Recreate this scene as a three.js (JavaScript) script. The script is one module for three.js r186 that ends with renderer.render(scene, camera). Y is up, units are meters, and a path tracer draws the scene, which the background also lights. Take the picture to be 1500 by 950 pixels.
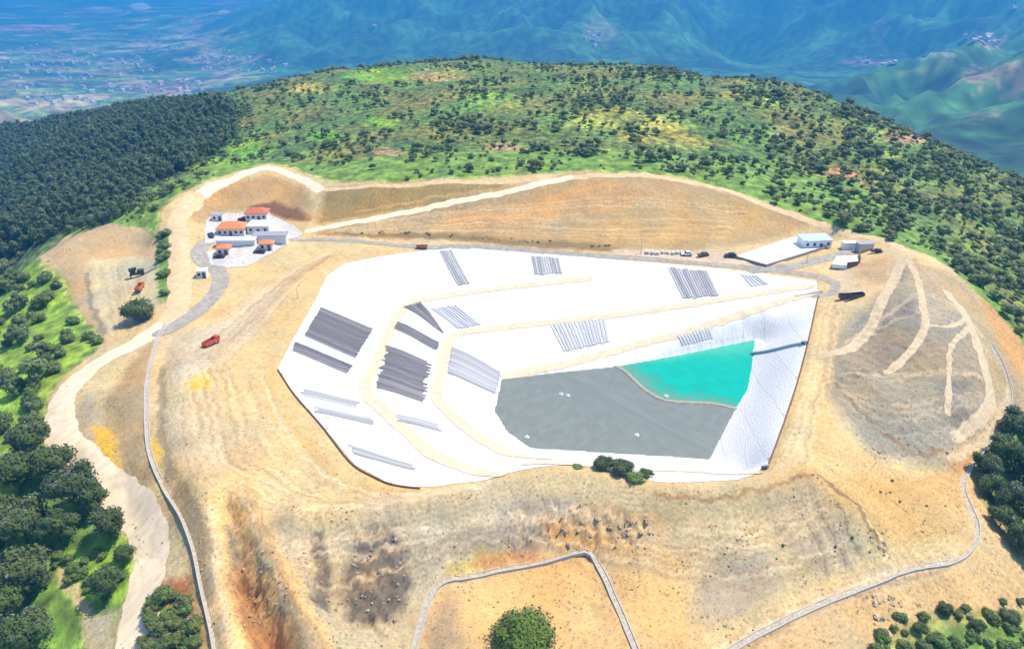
import * as THREE from 'three';
import { Sky } from 'three/addons/objects/Sky.js';
import { mergeGeometries, mergeVertices } from 'three/addons/utils/BufferGeometryUtils.js';
import { RoundedBoxGeometry } from 'three/addons/geometries/RoundedBoxGeometry.js';
import { createNoise2D, createNoise3D } from 'simplex-noise';

// ---------------------------------------------------------------- camera, sky, sun, exposure, haze
const scene = new THREE.Scene();
const CAM_H = 110, PITCH = 26 * Math.PI / 180, FOV = 45;
const camera = new THREE.PerspectiveCamera(FOV, 1024 / 648, 1, 60000);
camera.position.set(0, CAM_H, 0);
camera.lookAt(0, CAM_H - Math.sin(PITCH) * 100, -Math.cos(PITCH) * 100);
const sunDir = new THREE.Vector3(0.62, 1.25, -0.24).normalize();
const sky = new Sky();
sky.scale.setScalar(40000);
sky.material.uniforms.sunPosition.value.copy(sunDir);
sky.material.uniforms.turbidity.value = 3;
sky.material.uniforms.rayleigh.value = 1.2;
sky.material.uniforms.mieCoefficient.value = 0.004;
sky.name = 'sky'; sky.userData.kind = 'structure';
scene.add(sky);
scene.environmentIntensity = 0.17;
const sun = new THREE.DirectionalLight(0xfff0d4, 4.7);
sun.position.copy(sunDir).multiplyScalar(600).add(new THREE.Vector3(0, 0, -230));
sun.target.position.set(0, 0, -230);
sun.castShadow = true;
sun.shadow.mapSize.set(4096, 4096);
Object.assign(sun.shadow.camera, { left: -380, right: 380, top: 380, bottom: -380, near: 10, far: 1500 });
scene.add(sun, sun.target);
scene.fog = new THREE.FogExp2(new THREE.Color().setRGB(0.06, 0.46, 1.0), 2.0e-4);
const renderer = new THREE.WebGLRenderer({ antialias: true });
renderer.toneMapping = THREE.LinearToneMapping;
renderer.toneMappingExposure = 1.4;
renderer.shadowMap.enabled = true;

// ---------------------------------------------------------------- helpers
function rngOf(a) { return () => { a |= 0; a = a + 0x6D2B79F5 | 0; let t = Math.imul(a ^ a >>> 15, 1 | a); t = t + Math.imul(t ^ t >>> 7, 61 | t) ^ t; return ((t ^ t >>> 14) >>> 0) / 4294967296; }; }
const rnd = rngOf(77);
const n2 = createNoise2D(rngOf(5)), n3 = createNoise3D(rngOf(9));
const fbm = (x, y, o = 4) => { let s = 0, a = 0.5; for (let i = 0; i < o; i++) { s += a * n2(x, y); x = x * 2.03 + 17.1; y = y * 2.03 - 9.7; a *= 0.5; } return s; };
const clamp = (v, a, b) => Math.max(a, Math.min(b, v)), lerp = (a, b, t) => a + (b - a) * t;
const sstep = (a, b, v) => { const t = clamp((v - a) / (b - a), 0, 1); return t * t * (3 - 2 * t); };
// a pixel of the 1500 x 950 photograph gives a direction; the ground it meets gives the place
const FPX = 475 / Math.tan(FOV * Math.PI / 360), CP = Math.cos(PITCH), SP = Math.sin(PITCH);
function ray(u, v) { const a = (u - 750) / FPX, b = (475 - v) / FPX; return [a, -SP + b * CP, -CP - b * SP]; }
function atH(u, v, h) { const d = ray(u, v), t = (h - CAM_H) / d[1]; return [d[0] * t, h, d[2] * t]; }
function atD(u, v, dist) { const d = ray(u, v), t = dist / Math.hypot(d[0], d[2]); return [d[0] * t, CAM_H + d[1] * t, d[2] * t]; }
function project(x, y, z) { const dy = y - CAM_H, zc = -dy * SP - z * CP, yc = dy * CP - z * SP; return [750 + FPX * x / zc, 475 - FPX * yc / zc, zc]; }
function solveRBF(pts, c) {                               // multiquadric interpolation through scattered heights
  const n = pts.length, A = [], c2 = c * c, m = n + 3;
  for (let i = 0; i < m; i++) A.push(new Float64Array(m + 1));
  for (let i = 0; i < n; i++) {
    for (let j = 0; j < n; j++) A[i][j] = Math.sqrt((pts[i][0] - pts[j][0]) ** 2 + (pts[i][2] - pts[j][2]) ** 2 + c2);
    A[i][i] -= 0.15;
    A[i][n] = A[n][i] = 1; A[i][n + 1] = A[n + 1][i] = pts[i][0] / 100; A[i][n + 2] = A[n + 2][i] = pts[i][2] / 100; A[i][m] = pts[i][1];
  }
  for (let k = 0; k < m; k++) {
    let p = k; for (let i = k + 1; i < m; i++) if (Math.abs(A[i][k]) > Math.abs(A[p][k])) p = i;
    [A[k], A[p]] = [A[p], A[k]];
    const R = A[k], iv = 1 / R[k];
    for (let i = k + 1; i < m; i++) { const Q = A[i], f = Q[k] * iv; if (f !== 0) for (let j = k; j <= m; j++) Q[j] -= f * R[j]; }
  }
  const w = new Float64Array(m);
  for (let i = m - 1; i >= 0; i--) { let s = A[i][m]; for (let j = i + 1; j < m; j++) s -= A[i][j] * w[j]; w[i] = s / A[i][i]; }
  const X = Float64Array.from(pts, p => p[0]), Z = Float64Array.from(pts, p => p[2]);
  return (x, z) => { let s = w[n] + w[n + 1] * x / 100 + w[n + 2] * z / 100; for (let i = 0; i < n; i++) { const a = x - X[i], b = z - Z[i]; s += w[i] * Math.sqrt(a * a + b * b + c2); } return s; };
}
const polyPts = [];
const C = (h, ...uv) => { for (const [u, v, hh] of uv) polyPts.push(atH(u, v, hh ?? h)); };
function L(h, ...uv) {                                    // a line of height points, one about every 7 m
  const p = uv.map(([u, v, hh]) => atH(u, v, hh ?? h));
  for (let i = 0; i + 1 < p.length; i++) {
    const a = p[i], b = p[i + 1], n = Math.max(1, Math.round(Math.hypot(a[0] - b[0], a[2] - b[2]) / 7));
    for (let k = 0; k < n; k++) polyPts.push([0, 1, 2].map(q => lerp(a[q], b[q], k / n)));
  }
  polyPts.push(p[p.length - 1]);
}
const LAKE_H = -11;
const rimUV = [[407, 540], [430, 495], [462, 440], [478, 405], [505, 386], [560, 375], [620, 367], [680, 363], [760, 369], [850, 376], [950, 384], [1050, 393], [1130, 402], [1197, 411], [1198, 432], [1183, 500], [1167, 560], [1147, 620], [1122, 687], [1080, 703], [1010, 707], [962, 706], [925, 698], [880, 687], [832, 681], [790, 684], [745, 693], [690, 706], [640, 713], [600, 713], [570, 708], [520, 681], [470, 621], [430, 576]];
const lakeUV = [[735, 555], [820, 545], [900, 537], [1000, 519], [1106, 497], [1102, 540], [1096, 570], [1078, 600], [1060, 635], [1040, 673], [960, 668], [860, 662], [775, 656], [742, 632], [724, 602]];
// ---------------------------------------------------------------- heights read off the photograph
L(0, ...rimUV, rimUV[0]);
L(-10.8, ...lakeUV, lakeUV[0]);
C(-11, [850, 600], [950, 620], [1040, 550], [800, 610], [1000, 650]);
L(0, [862, 405, -2.6], [700, 424, -4], [596, 441, -4.4], [568, 475, -4.4], [545, 530, -4.4], [528, 575, -4.4], [575, 620, -4.4], [625, 668, -4.4], [700, 694, -3.6]);
L(0, [862, 411, -3], [700, 431, -4], [606, 449, -4.4], [584, 475, -4.4], [560, 530, -4.4], [545, 570, -4.4], [590, 615, -4.4], [640, 660, -4.4], [710, 688, -3.8]);
L(0, [1190, 416, -0.4], [1000, 445, -3.6], [800, 470, -6.6], [662, 488, -7.8], [648, 520, -7.8], [632, 580, -7.8], [680, 635, -7.8], [740, 665, -7.8], [900, 678, -7.8], [1090, 690, -6.8]);
L(0, [1190, 421, -0.5], [1000, 452, -3.8], [800, 477, -6.8], [676, 495, -7.8], [660, 530, -7.8], [648, 578, -7.8], [694, 628, -7.8], [750, 659, -7.8]);
L(0, [1195, 427, -0.5], [1000, 484, -6.2], [900, 512, -9], [740, 548, -10.6]);
L(0, [1190, 433, -0.8], [1000, 492, -6.4], [900, 520, -9.2], [740, 555, -10.8]);
// far service road and the cut slope behind it
L(0.6, [445, 347], [520, 352], [600, 359], [700, 360], [800, 367], [900, 373], [1000, 380], [1100, 389], [1180, 397], [1230, 410], [1225, 432]);
L(2, [470, 342, 1.2], [560, 345, 1.2], [700, 353, 1.2], [800, 361, 1.2]);
C(0.8, [900, 366], [1000, 370], [1080, 378], [1130, 388], [1210, 380], [1260, 370], [1230, 395], [1290, 365, 3]);
C(1.5, [950, 362], [1080, 357]);
L(1, [1076, 377], [1160, 347], [1215, 347], [1220, 362], [1122, 392], [1076, 377]); C(1, [1120, 378], [1150, 365], [1190, 357]);
L(0, [455, 337, 1.6], [560, 318, 5], [680, 293, 9.5], [790, 268, 14], [840, 258, 15.5]);
L(0, [840, 255, 16], [930, 257, 16], [1000, 264, 14], [1060, 280, 11.5], [1120, 297, 8.5], [1180, 321, 5], [1250, 344, 3], [1310, 357, 4]);
C(0, [900, 300, 9], [820, 310, 7], [1000, 310, 7.6], [1080, 325, 4.8], [700, 330, 4], [1140, 335, 2.6]);
L(0, [470, 275, 11], [560, 270, 13], [660, 266, 14.5], [790, 260, 15.5]);
C(0, [600, 290, 9.8], [520, 300, 7.2], [480, 310, 5]);
// buildings terrace, upper road
C(1.6, [305, 325], [340, 350], [400, 345], [370, 380], [330, 390], [300, 360], [420, 350], [330, 320], [390, 322]);
C(0, [360, 290, 5.6], [400, 285, 6.6], [320, 290, 5.2], [440, 305, 5], [390, 262, 10], [300, 305, 3.6]);
L(0, [262, 455, 0.6], [262, 400, 2], [262, 350, 4], [262, 310, 6], [290, 285, 8], [340, 262, 10.4], [390, 246, 12], [430, 256, 11.5], [465, 274, 11]);
C(0, [305, 390, 1], [320, 430, 0.8], [280, 460, 0.3], [390, 390, 0.8], [440, 372, 0.6]);
// pad on the near side of the liner and the left bank
C(0.6, [310, 505], [370, 500], [300, 550], [360, 570], [400, 620], [430, 660], [330, 620], [280, 600], [430, 430], [360, 430], [480, 690], [420, 720], [330, 680]);
L(0, [238, 478, 0], [222, 520, -0.3], [215, 560, -0.6], [215, 610, -0.8], [218, 660, -1], [235, 705, -2], [262, 750, -3.4], [282, 800, -5], [295, 860, -6.5], [312, 930, -8], [318, 990, -9]);
C(0, [252, 850, -8], [250, 940, -11]);
L(0.6, [262, 510], [252, 560], [250, 620], [258, 685], [288, 735, 0.2], [310, 760, -0.6]);                                   // edge of the pad and the toe of its bank
L(-1.1, [243, 520], [236, 560], [233, 620], [240, 692, -1.6], [266, 738, -2.8]);
L(0, [326, 735, 0], [322, 790, -1.9], [326, 840, -3.6], [342, 900, -5.4], [362, 980, -7.6]); L(0, [300, 780, -2.4], [306, 840, -4.2], [318, 900, -6], [330, 980, -8.2]);     // earth roads and the gully between them
L(0, [354, 735, 0.2], [378, 790, -1.2], [405, 850, -3], [440, 920, -5.2], [470, 985, -7.2]); L(0, [385, 745, 0], [412, 800, -1.4], [440, 860, -3.2], [475, 930, -5.6], [500, 985, -7.4]);
L(0, [342, 765, -3.2], [350, 820, -7], [366, 880, -9.8], [388, 940, -12], [400, 985, -13.5]);
L(0.3, [425, 764], [500, 748], [580, 740], [660, 728]); L(-2.6, [436, 800], [500, 788], [580, 776], [660, 764], [740, 752]);
L(0, [190, 990, -14], [200, 930, -12.5], [215, 850, -10.5], [222, 800, -9], [205, 755, -7.5], [165, 715, -6.5], [120, 675, -5.5], [90, 640, -5], [85, 600, -4.4], [100, 565, -3.6], [140, 530, -2.4], [190, 505, -1], [235, 478, 0]);
C(0, [160, 620, -3.4], [180, 560, -2], [180, 660, -3.6], [215, 730, -4.5], [250, 850, -8], [250, 940, -11]);
// old quarry pad on the left
C(-2.5, [170, 440], [205, 400], [190, 470], [160, 380], [215, 360]);
C(0, [60, 375, -3], [110, 350, 0], [170, 338, 1], [120, 385, -1], [105, 430, -5], [150, 500, -4], [225, 345, 1], [235, 400, 1]);
// embankment in the foreground
L(0.5, [620, 722], [690, 712], [745, 699], [790, 690], [832, 687], [880, 693], [925, 704], [965, 713], [1040, 714], [1120, 702]);
L(-0.6, [620, 740], [745, 718], [832, 706], [925, 722], [1040, 728]);
C(0, [560, 730, 0.2], [480, 735, 0.2], [1180, 660, 0.3], [1200, 560, 0.5], [1210, 480, 0.5]);
L(-8, [590, 990, -11], [640, 858, -8.8], [700, 843, -8.6], [800, 822, -8.2], [862, 808, -8], [895, 860, -9], [945, 990, -11]);
C(-9.5, [740, 870], [800, 840], [700, 920], [760, 930, -10], [830, 920, -10]);
C(0, [500, 850, -6.4], [560, 830, -6], [470, 870, -6], [480, 900, -7.6], [540, 900, -9.2], [620, 810, -5.6], [760, 765, -4.2], [860, 755, -4], [960, 780, -5], [960, 860, -8.6], [1000, 930, -10.5]);
L(0.2, [1040, 722], [1120, 712], [1195, 694, 0.4], [1250, 732, -2.2], [1285, 785, -6]);
C(0, [1100, 765, -4.2], [1180, 740, -3.4], [1160, 840, -8.6], [1050, 860, -9], [1260, 720, -3.6], [1300, 790, -7.5], [1360, 740, -7.4], [1260, 650, -2]);
L(0, [1050, 970, -12], [1150, 908, -11], [1250, 865, -10.8], [1340, 830, -10.8], [1405, 818, -11], [1428, 790, -11], [1425, 760, -10.6], [1410, 715, -10], [1420, 685, -9.4], [1445, 650, -8.6], [1472, 600, -8]);
// slope on the right with the tracks
C(0, [1326, 370, 7.5], [1290, 430, 5.4], [1330, 440, 7], [1255, 480, 2.4], [1300, 520, 3.2], [1380, 450, 6], [1360, 540, 2], [1420, 480, 3.4], [1440, 540, -0.6], [1400, 590, -1.6], [1300, 590, 0.6], [1230, 590, 0.2], [1240, 440, 2], [1400, 400, 4.4], [1450, 450, -0.5], [1490, 520, -6]);
L(0, [1222, 560, 0.4], [1260, 600, -0.4], [1300, 640, -3.8], [1345, 664, -5.6], [1390, 660, -6.6], [1440, 625, -6.6]);
// land outside the site
C(0, [1480, 700, -14], [1495, 800, -16], [1480, 900, -18], [1360, 930, -15], [1250, 980, -14], [1500, 620, -14], [1540, 480, -14], [1600, 700, -24], [1600, 950, -28]);
C(0, [100, 700, -9], [40, 620, -9], [30, 540, -8], [60, 460, -9], [20, 760, -13], [110, 800, -12], [60, 900, -17], [130, 950, -16.5], [0, 960, -22], [-80, 700, -18], [-80, 480, -18], [30, 410, -9], [-100, 950, -30]);
C(0, [0, 340, -28], [100, 320, -14], [180, 310, -5], [120, 260, -22], [0, 260, -46], [215, 280, 0], [250, 220, -12], [330, 215, 2], [0, 188, -74], [100, 172, -52], [200, 156, -30], [300, 142, -10], [400, 124, 8], [500, 102, 18], [600, 95, 23], [690, 87, 27], [800, 100, 24], [930, 96, 27], [1050, 121, 20], [1145, 119, 20], [1220, 148, 12], [1300, 180, 4], [1400, 222, -10], [1500, 266, -24], [1600, 330, -32]);
C(0, [480, 240, 12.5], [560, 200, 16], [700, 220, 17], [700, 150, 23], [850, 200, 18.5], [850, 140, 24], [1000, 220, 15.5], [1000, 160, 21], [1150, 260, 8], [1150, 190, 13], [1300, 280, 0], [1300, 320, 2], [1400, 330, -5], [1480, 380, -14], [450, 180, 11], [400, 220, 8]);
for (const [u, v, d, h] of [[0, 150, 1150, -190], [150, 130, 1100, -160], [300, 110, 1050, -120], [450, 90, 1000, -80], [650, 80, 1000, -60], [850, 80, 1000, -60], [1050, 90, 1000, -70], [1200, 110, 950, -80], [1400, 160, 900, -130], [1560, 200, 800, -150], [1700, 300, 700, -140], [-250, 180, 1100, -230], [-300, 300, 700, -150], [-250, 500, 400, -90]]) { const p = atD(u, v, d); polyPts.push([p[0], h, p[2]]); }
for (const [x, z, h] of [[0, -70, -14], [-120, -70, -24], [120, -70, -22], [260, -90, -60], [-260, -90, -60], [300, -220, -60], [-300, -250, -40], [0, 0, -40], [-300, 20, -90], [300, 20, -90]]) polyPts.push([x, h, z]);
const rbf = solveRBF(polyPts, 3.5);

// signed distances in the ground plane
const segD = (x, z, a, b) => { const dx = b[0] - a[0], dz = b[1] - a[1], t = clamp(((x - a[0]) * dx + (z - a[1]) * dz) / (dx * dx + dz * dz + 1e-9), 0, 1); return Math.hypot(x - a[0] - dx * t, z - a[1] - dz * t); };
function polySD(P) {
  const xs = P.map(p => p[0]), zs = P.map(p => p[1]), f = (x, z) => {
    let d = 1e9, inside = false;
    for (let i = 0, j = P.length - 1; i < P.length; j = i++) {
      d = Math.min(d, segD(x, z, P[j], P[i]));
      if ((P[i][1] > z) !== (P[j][1] > z) && x < (P[j][0] - P[i][0]) * (z - P[i][1]) / (P[j][1] - P[i][1]) + P[i][0]) inside = !inside;
    }
    return inside ? -d : d;
  };
  f.box = [Math.min(...xs), Math.max(...xs), Math.min(...zs), Math.max(...zs)];
  return f;
}
function smoothLine(P, step = 2) {
  const cv = new THREE.CatmullRomCurve3(P.map(p => new THREE.Vector3(p[0], 0, p[1])), false, 'centripetal');
  return cv.getSpacedPoints(Math.max(4, Math.round(cv.getLength() / step))).map(p => [p.x, p.z]);
}
function lineSD(P, hw, rough = 0) {
  const xs = P.map(p => p[0]), zs = P.map(p => p[1]), m = hw + 2, n = P.length - 1;
  const f = (x, z) => { let d = 1e9; for (let i = 0; i < n; i++) d = Math.min(d, segD(x, z, P[i], P[i + 1])); return d - hw + (rough ? rough * n2(x * 0.16, z * 0.16) + rough * 0.5 * n2(x * 0.6, z * 0.6) : 0); };
  f.box = [Math.min(...xs) - m, Math.max(...xs) + m, Math.min(...zs) - m, Math.max(...zs) + m];
  return f;
}
const xz = p => [p[0], p[2]];
const rimSD = polySD(rimUV.map(([u, v]) => xz(atH(u, v, 0)))), lakeSD = polySD(lakeUV.map(([u, v]) => xz(atH(u, v, LAKE_H))));

const crags = [[[525, 785], [575, 775], [590, 800], [598, 850], [570, 910], [510, 905], [510, 840]], [[458, 782], [478, 780], [484, 830], [472, 893], [456, 885]], [[332, 752], [354, 748], [380, 800], [420, 900], [450, 985], [365, 985], [345, 900], [326, 820]], [[800, 762], [870, 748], [965, 768], [935, 802], [850, 808], [808, 792]], [[740, 760], [830, 740], [815, 790], [730, 800]], [[1270, 760], [1300, 770], [1310, 815], [1285, 820]]].map(P => polySD(P.map(([u, v]) => xz(atH(u, v, -5)))));
const spoilSD = polySD([[1235, 495], [1290, 440], [1320, 390], [1345, 400], [1380, 440], [1430, 490], [1446, 560], [1436, 615], [1370, 662], [1290, 640], [1225, 575]].map(([u, v]) => xz(atH(u, v, 1.5))));
// ---------------------------------------------------------------- the ground grid: 0.8 m over the site, 4 m beyond
function axis(a0, a, b, b1, fine, coarse) {
  const o = []; for (let x = a0; x < a - 0.01; x += coarse) o.push(x);
  const n = Math.round((b - a) / fine); for (let i = 0; i <= n; i++) o.push(a + (b - a) * i / n);
  for (let x = b + coarse; x <= b1; x += coarse) o.push(x);
  return o;
}
const SX0 = -212, SX1 = 172, SZ0 = -384, SZ1 = -80;
const GX = axis(-632, SX0, SX1, 472, 0.8, 4), GZ = axis(-944, SZ0, SZ1, -40, 0.8, 4);
const NX = GX.length, NZ = GZ.length;
const GH = new Float32Array(NX * NZ), GN = new Float32Array(NX * NZ * 3);
function baseH(x, z) {
  let h = rbf(x, z);
  const ls = lakeSD(x, z), rs = rimSD(x, z);
  if (ls < 0) h = LAKE_H - Math.min(0.7, -ls * 0.35); else if (ls < 4) h = Math.max(h, LAKE_H + 0.05 + ls * 0.15);
  if (rs > 0) {
    const k = sstep(1, 8, rs), out = sstep(SX0 + 40, SX0, x) + sstep(SX1 - 40, SX1, x) + sstep(SZ0 + 60, SZ0, z);
    h += k * (0.4 * fbm(x * 0.09, z * 0.09, 2) + 0.9 * fbm(x * 0.025, z * 0.025, 2)) + clamp(out, 0, 1) * 2.2 * fbm(x * 0.012, z * 0.012, 3);
  }
  if (rs > 4 && z > -190) for (const c of crags) { if (x < c.box[0] - 2 || x > c.box[1] + 2 || z < c.box[2] - 2 || z > c.box[3] + 2) continue; const d = c(x, z); if (d < 1) { h += sstep(1, -2, d) * (1.3 * (0.5 - Math.abs(n2(x * 0.24 + 4, z * 0.14))) + 0.8 * n2(x * 0.46, z * 0.3)); } }   // broken rock faces
  if (x > 90 && rs > 4) { const d = spoilSD(x, z); if (d < 2) h += sstep(2, -4, d) * (0.6 * (0.5 - Math.abs(n2(x * 0.1, z * 0.16 + 8))) + 0.25 * n2(x * 0.34, z * 0.42)); }
  return h;
}
for (let j = 0; j < NZ; j++) for (let i = 0; i < NX; i++) GH[j * NX + i] = baseH(GX[i], GZ[j]);
{ // steep natural banks carry rills that run down the slope
  const src = GH.slice();
  for (let j = 1; j < NZ - 1; j++) for (let i = 1; i < NX - 1; i++) {
    const x = GX[i], z = GZ[j]; if (x < SX0 || x > SX1 || z < SZ0 || z > SZ1) continue;
    const k = j * NX + i, gx = (src[k + 1] - src[k - 1]) / (GX[i + 1] - GX[i - 1]), gz = (src[k + NX] - src[k - NX]) / (GZ[j + 1] - GZ[j - 1]), g = Math.hypot(gx, gz);
    if (g < 0.16) continue; const rs = rimSD(x, z); if (rs < 2) continue;
    let q = 0; for (let t = -4; t <= 4; t++) q += n2((x + gx / g * t * 1.6) * 0.42, (z + gz / g * t * 1.6) * 0.42);
    GH[k] += sstep(0.16, 0.5, g) * sstep(2, 6, rs) * 0.075 * q * (0.6 + n2(x * 0.03, z * 0.03) * 0.4);
  }
}
function find(A, v) { let lo = 0, hi = A.length - 1; if (v <= A[0]) return 0; if (v >= A[hi]) return hi - 1; while (hi - lo > 1) { const m = lo + hi >> 1; if (A[m] <= v) lo = m; else hi = m; } return lo; }
function H(x, z) {
  const i = find(GX, x), j = find(GZ, z), a = clamp((x - GX[i]) / (GX[i + 1] - GX[i]), 0, 1), b = clamp((z - GZ[j]) / (GZ[j + 1] - GZ[j]), 0, 1), k = j * NX + i;
  return a + b < 1 ? GH[k] + (GH[k + 1] - GH[k]) * a + (GH[k + NX] - GH[k]) * b : GH[k + NX + 1] + (GH[k + NX] - GH[k + NX + 1]) * (1 - a) + (GH[k + 1] - GH[k + NX + 1]) * (1 - b);
}
for (let j = 0; j < NZ; j++) for (let i = 0; i < NX; i++) {
  const i0 = Math.max(0, i - 1), i1 = Math.min(NX - 1, i + 1), j0 = Math.max(0, j - 1), j1 = Math.min(NZ - 1, j + 1);
  const gx = (GH[j * NX + i1] - GH[j * NX + i0]) / (GX[i1] - GX[i0]), gz = (GH[j1 * NX + i] - GH[j0 * NX + i]) / (GZ[j1] - GZ[j0]), l = 1 / Math.hypot(gx, 1, gz), q = (j * NX + i) * 3;
  GN[q] = -gx * l; GN[q + 1] = l; GN[q + 2] = -gz * l;
}
function W(u, v) {                                        // where the view through a pixel meets the ground
  const d = ray(u, v); let t0 = 60, t = 60;
  for (; t < 1500; t += 1.5) { if (CAM_H + d[1] * t < H(d[0] * t, d[2] * t)) break; t0 = t; }
  for (let k = 0; k < 12; k++) { const m = (t0 + t) / 2; if (CAM_H + d[1] * m < H(d[0] * m, d[2] * m)) t = m; else t0 = m; }
  return [d[0] * t, d[2] * t];
}
const WP = (uv) => uv.map(([u, v]) => W(u, v));
const V3 = (p, dy = 0) => new THREE.Vector3(p[0], H(p[0], p[1]) + dy, p[1]);

// ---------------------------------------------------------------- objects: names, labels, groups
const used = {};
function numbered(n) { const k = used[n] = (used[n] ?? -1) + 1; return k ? n + '_' + String(k).padStart(3, '0') : n; }
function tag(o, label, category, group) { o.userData.label = label; if (category) o.userData.category = category; if (group) o.userData.group = group; return o; }
function mesh(name, geo, mat, parent) { const m = new THREE.Mesh(geo, mat); m.name = parent ? name : numbered(name); m.castShadow = m.receiveShadow = true; (parent || scene).add(m); return m; }
function struct(name, geo, mat, label) { const m = mesh(name, geo, mat); m.userData.kind = 'structure'; if (label) m.userData.label = label; return m; }
function thing(name, label, category, pos = [0, 0, 0], turn = 0, group) { const g = new THREE.Group(); g.name = numbered(name); g.position.set(...pos); g.rotation.y = turn; scene.add(g); return tag(g, label, category, group); }
function copy(src, pos, turn, scale, label, group) {
  const c = src.clone(); c.name = numbered(src.name.replace(/_\d+$/, '')); c.userData = { ...src.userData };
  c.position.set(...pos); c.rotation.y = turn || 0; if (scale) Array.isArray(scale) ? c.scale.set(...scale) : c.scale.setScalar(scale);
  if (label) c.userData.label = label; if (group) c.userData.group = group; scene.add(c); return c;
}
const std = (r, g, b, rough = 0.85, extra = {}) => new THREE.MeshStandardMaterial({ color: new THREE.Color().setRGB(r, g, b), roughness: rough, ...extra });
const box = (w, h, d, x = 0, y = 0, z = 0, ry = 0) => { const g = new THREE.BoxGeometry(w, h, d); if (ry) g.rotateY(ry); g.translate(x, y, z); return g; };
const cyl = (r0, r1, h, x = 0, y = 0, z = 0, n = 12) => { const g = new THREE.CylinderGeometry(r0, r1, h, n); g.translate(x, y, z); return g; };
const join = (...g) => mergeGeometries(g.map(q => q.index ? q.toNonIndexed() : q));

// noise textures for relief
function noiseTex(size, fn) {
  const d = new Uint8Array(size * size * 4);
  for (let j = 0; j < size; j++) for (let i = 0; i < size; i++) { const v = clamp(fn(i / size, j / size), 0, 1) * 255; d.set([v, v, v, 255], (j * size + i) * 4); }
  const t = new THREE.DataTexture(d, size, size); t.wrapS = t.wrapT = THREE.RepeatWrapping; t.magFilter = THREE.LinearFilter; t.minFilter = THREE.LinearMipmapLinearFilter; t.generateMipmaps = true; t.needsUpdate = true; return t;
}
const tileN = (u, v, f, o) => { const a = u * 6.2832, b = v * 6.2832; let s = 0, m = 0.5, q = f; for (let k = 0; k < o; k++) { s += m * n3(Math.cos(a) * q + 7 * k + Math.sin(b) * q * 0.9, Math.sin(a) * q + Math.cos(b) * q * 0.9, 3.1 * k + Math.cos(a + b) * q * 0.5); q *= 2.1; m *= 0.55; } return s; };
const grit = noiseTex(512, (u, v) => 0.5 + 0.6 * tileN(u, v, 5, 5));

// ---------------------------------------------------------------- ground colours, painted from above in metres
const enc = c => { c = clamp(c, 0, 1); return c <= 0.0031308 ? c * 12.92 : 1.055 * Math.pow(c, 1 / 2.4) - 0.055; };
function painter(x0, x1, z0, z1, w) {
  const h = Math.round(w * (z1 - z0) / (x1 - x0)), cv = document.createElement('canvas'); cv.width = w; cv.height = h;
  const ctx = cv.getContext('2d'), s = w / (x1 - x0);
  const path = P => { ctx.beginPath(); P.forEach((p, i) => ctx[i ? 'lineTo' : 'moveTo']((p[0] - x0) * s, (p[1] - z0) * s)); };
  return {
    fill(c) { ctx.fillStyle = c; ctx.fillRect(0, 0, w, h); },
    poly(P, c, soft = 0) { ctx.fillStyle = c; path(P); ctx.closePath(); ctx.fill(); if (soft) { for (let k = 1; k <= 4; k++) { ctx.globalAlpha = 0.22; ctx.lineJoin = 'round'; ctx.lineWidth = soft * s * k / 2; ctx.strokeStyle = c; ctx.stroke(); } ctx.globalAlpha = 1; } },
    line(P, c, wid, alpha = 1) { ctx.lineJoin = ctx.lineCap = 'round'; ctx.strokeStyle = c; for (const [q, a] of [[1.5, 0.35], [1, 0.6], [0.7, 0.8]]) { ctx.globalAlpha = a * alpha; ctx.lineWidth = wid * s * q; path(P); ctx.stroke(); } ctx.globalAlpha = 1; },
    texture(mod, warp = 1.5) {
      const src = ctx.getImageData(0, 0, w, h).data, out = new Uint8Array(w * h * 4), c = [0, 0, 0];
      for (let j = 0; j < h; j++) for (let i = 0; i < w; i++) {
        const x = x0 + (i + 0.5) / s, z = z0 + (j + 0.5) / s;
        const wx = n2(x * 0.12, z * 0.12) * warp + n2(x * 0.45 + 40, z * 0.45) * warp * 0.5, wz = n2(x * 0.12 + 90, z * 0.12 - 50) * warp + n2(x * 0.45, z * 0.45 + 70) * warp * 0.5;
        const k = (clamp(Math.round(j + wz * s), 0, h - 1) * w + clamp(Math.round(i + wx * s), 0, w - 1)) * 4;
        c[0] = src[k]; c[1] = src[k + 1]; c[2] = src[k + 2]; mod(c, x, z);
        const o = (j * w + i) * 4; out[o] = clamp(c[0], 0, 255); out[o + 1] = clamp(c[1], 0, 255); out[o + 2] = clamp(c[2], 0, 255); out[o + 3] = 255;
      }
      const t = new THREE.DataTexture(out, w, h); t.colorSpace = THREE.SRGBColorSpace; t.magFilter = THREE.LinearFilter; t.minFilter = THREE.LinearMipmapLinearFilter; t.generateMipmaps = true; t.anisotropy = 8; t.needsUpdate = true; return t;
    },
  };
}
const rgb = (r, g, b) => `rgb(${r},${g},${b})`;
const SOIL = { sand: rgb(184, 160, 112), pale: rgb(180, 160, 126), cream: rgb(188, 166, 130), orange: rgb(172, 134, 82), ochre: rgb(190, 154, 98), grey: rgb(156, 140, 112), dark: rgb(98, 90, 78), brown: rgb(160, 134, 90), yellow: rgb(192, 150, 48), rust: rgb(150, 92, 56), grass: rgb(90, 116, 44), lawn: rgb(104, 132, 40) };
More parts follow.
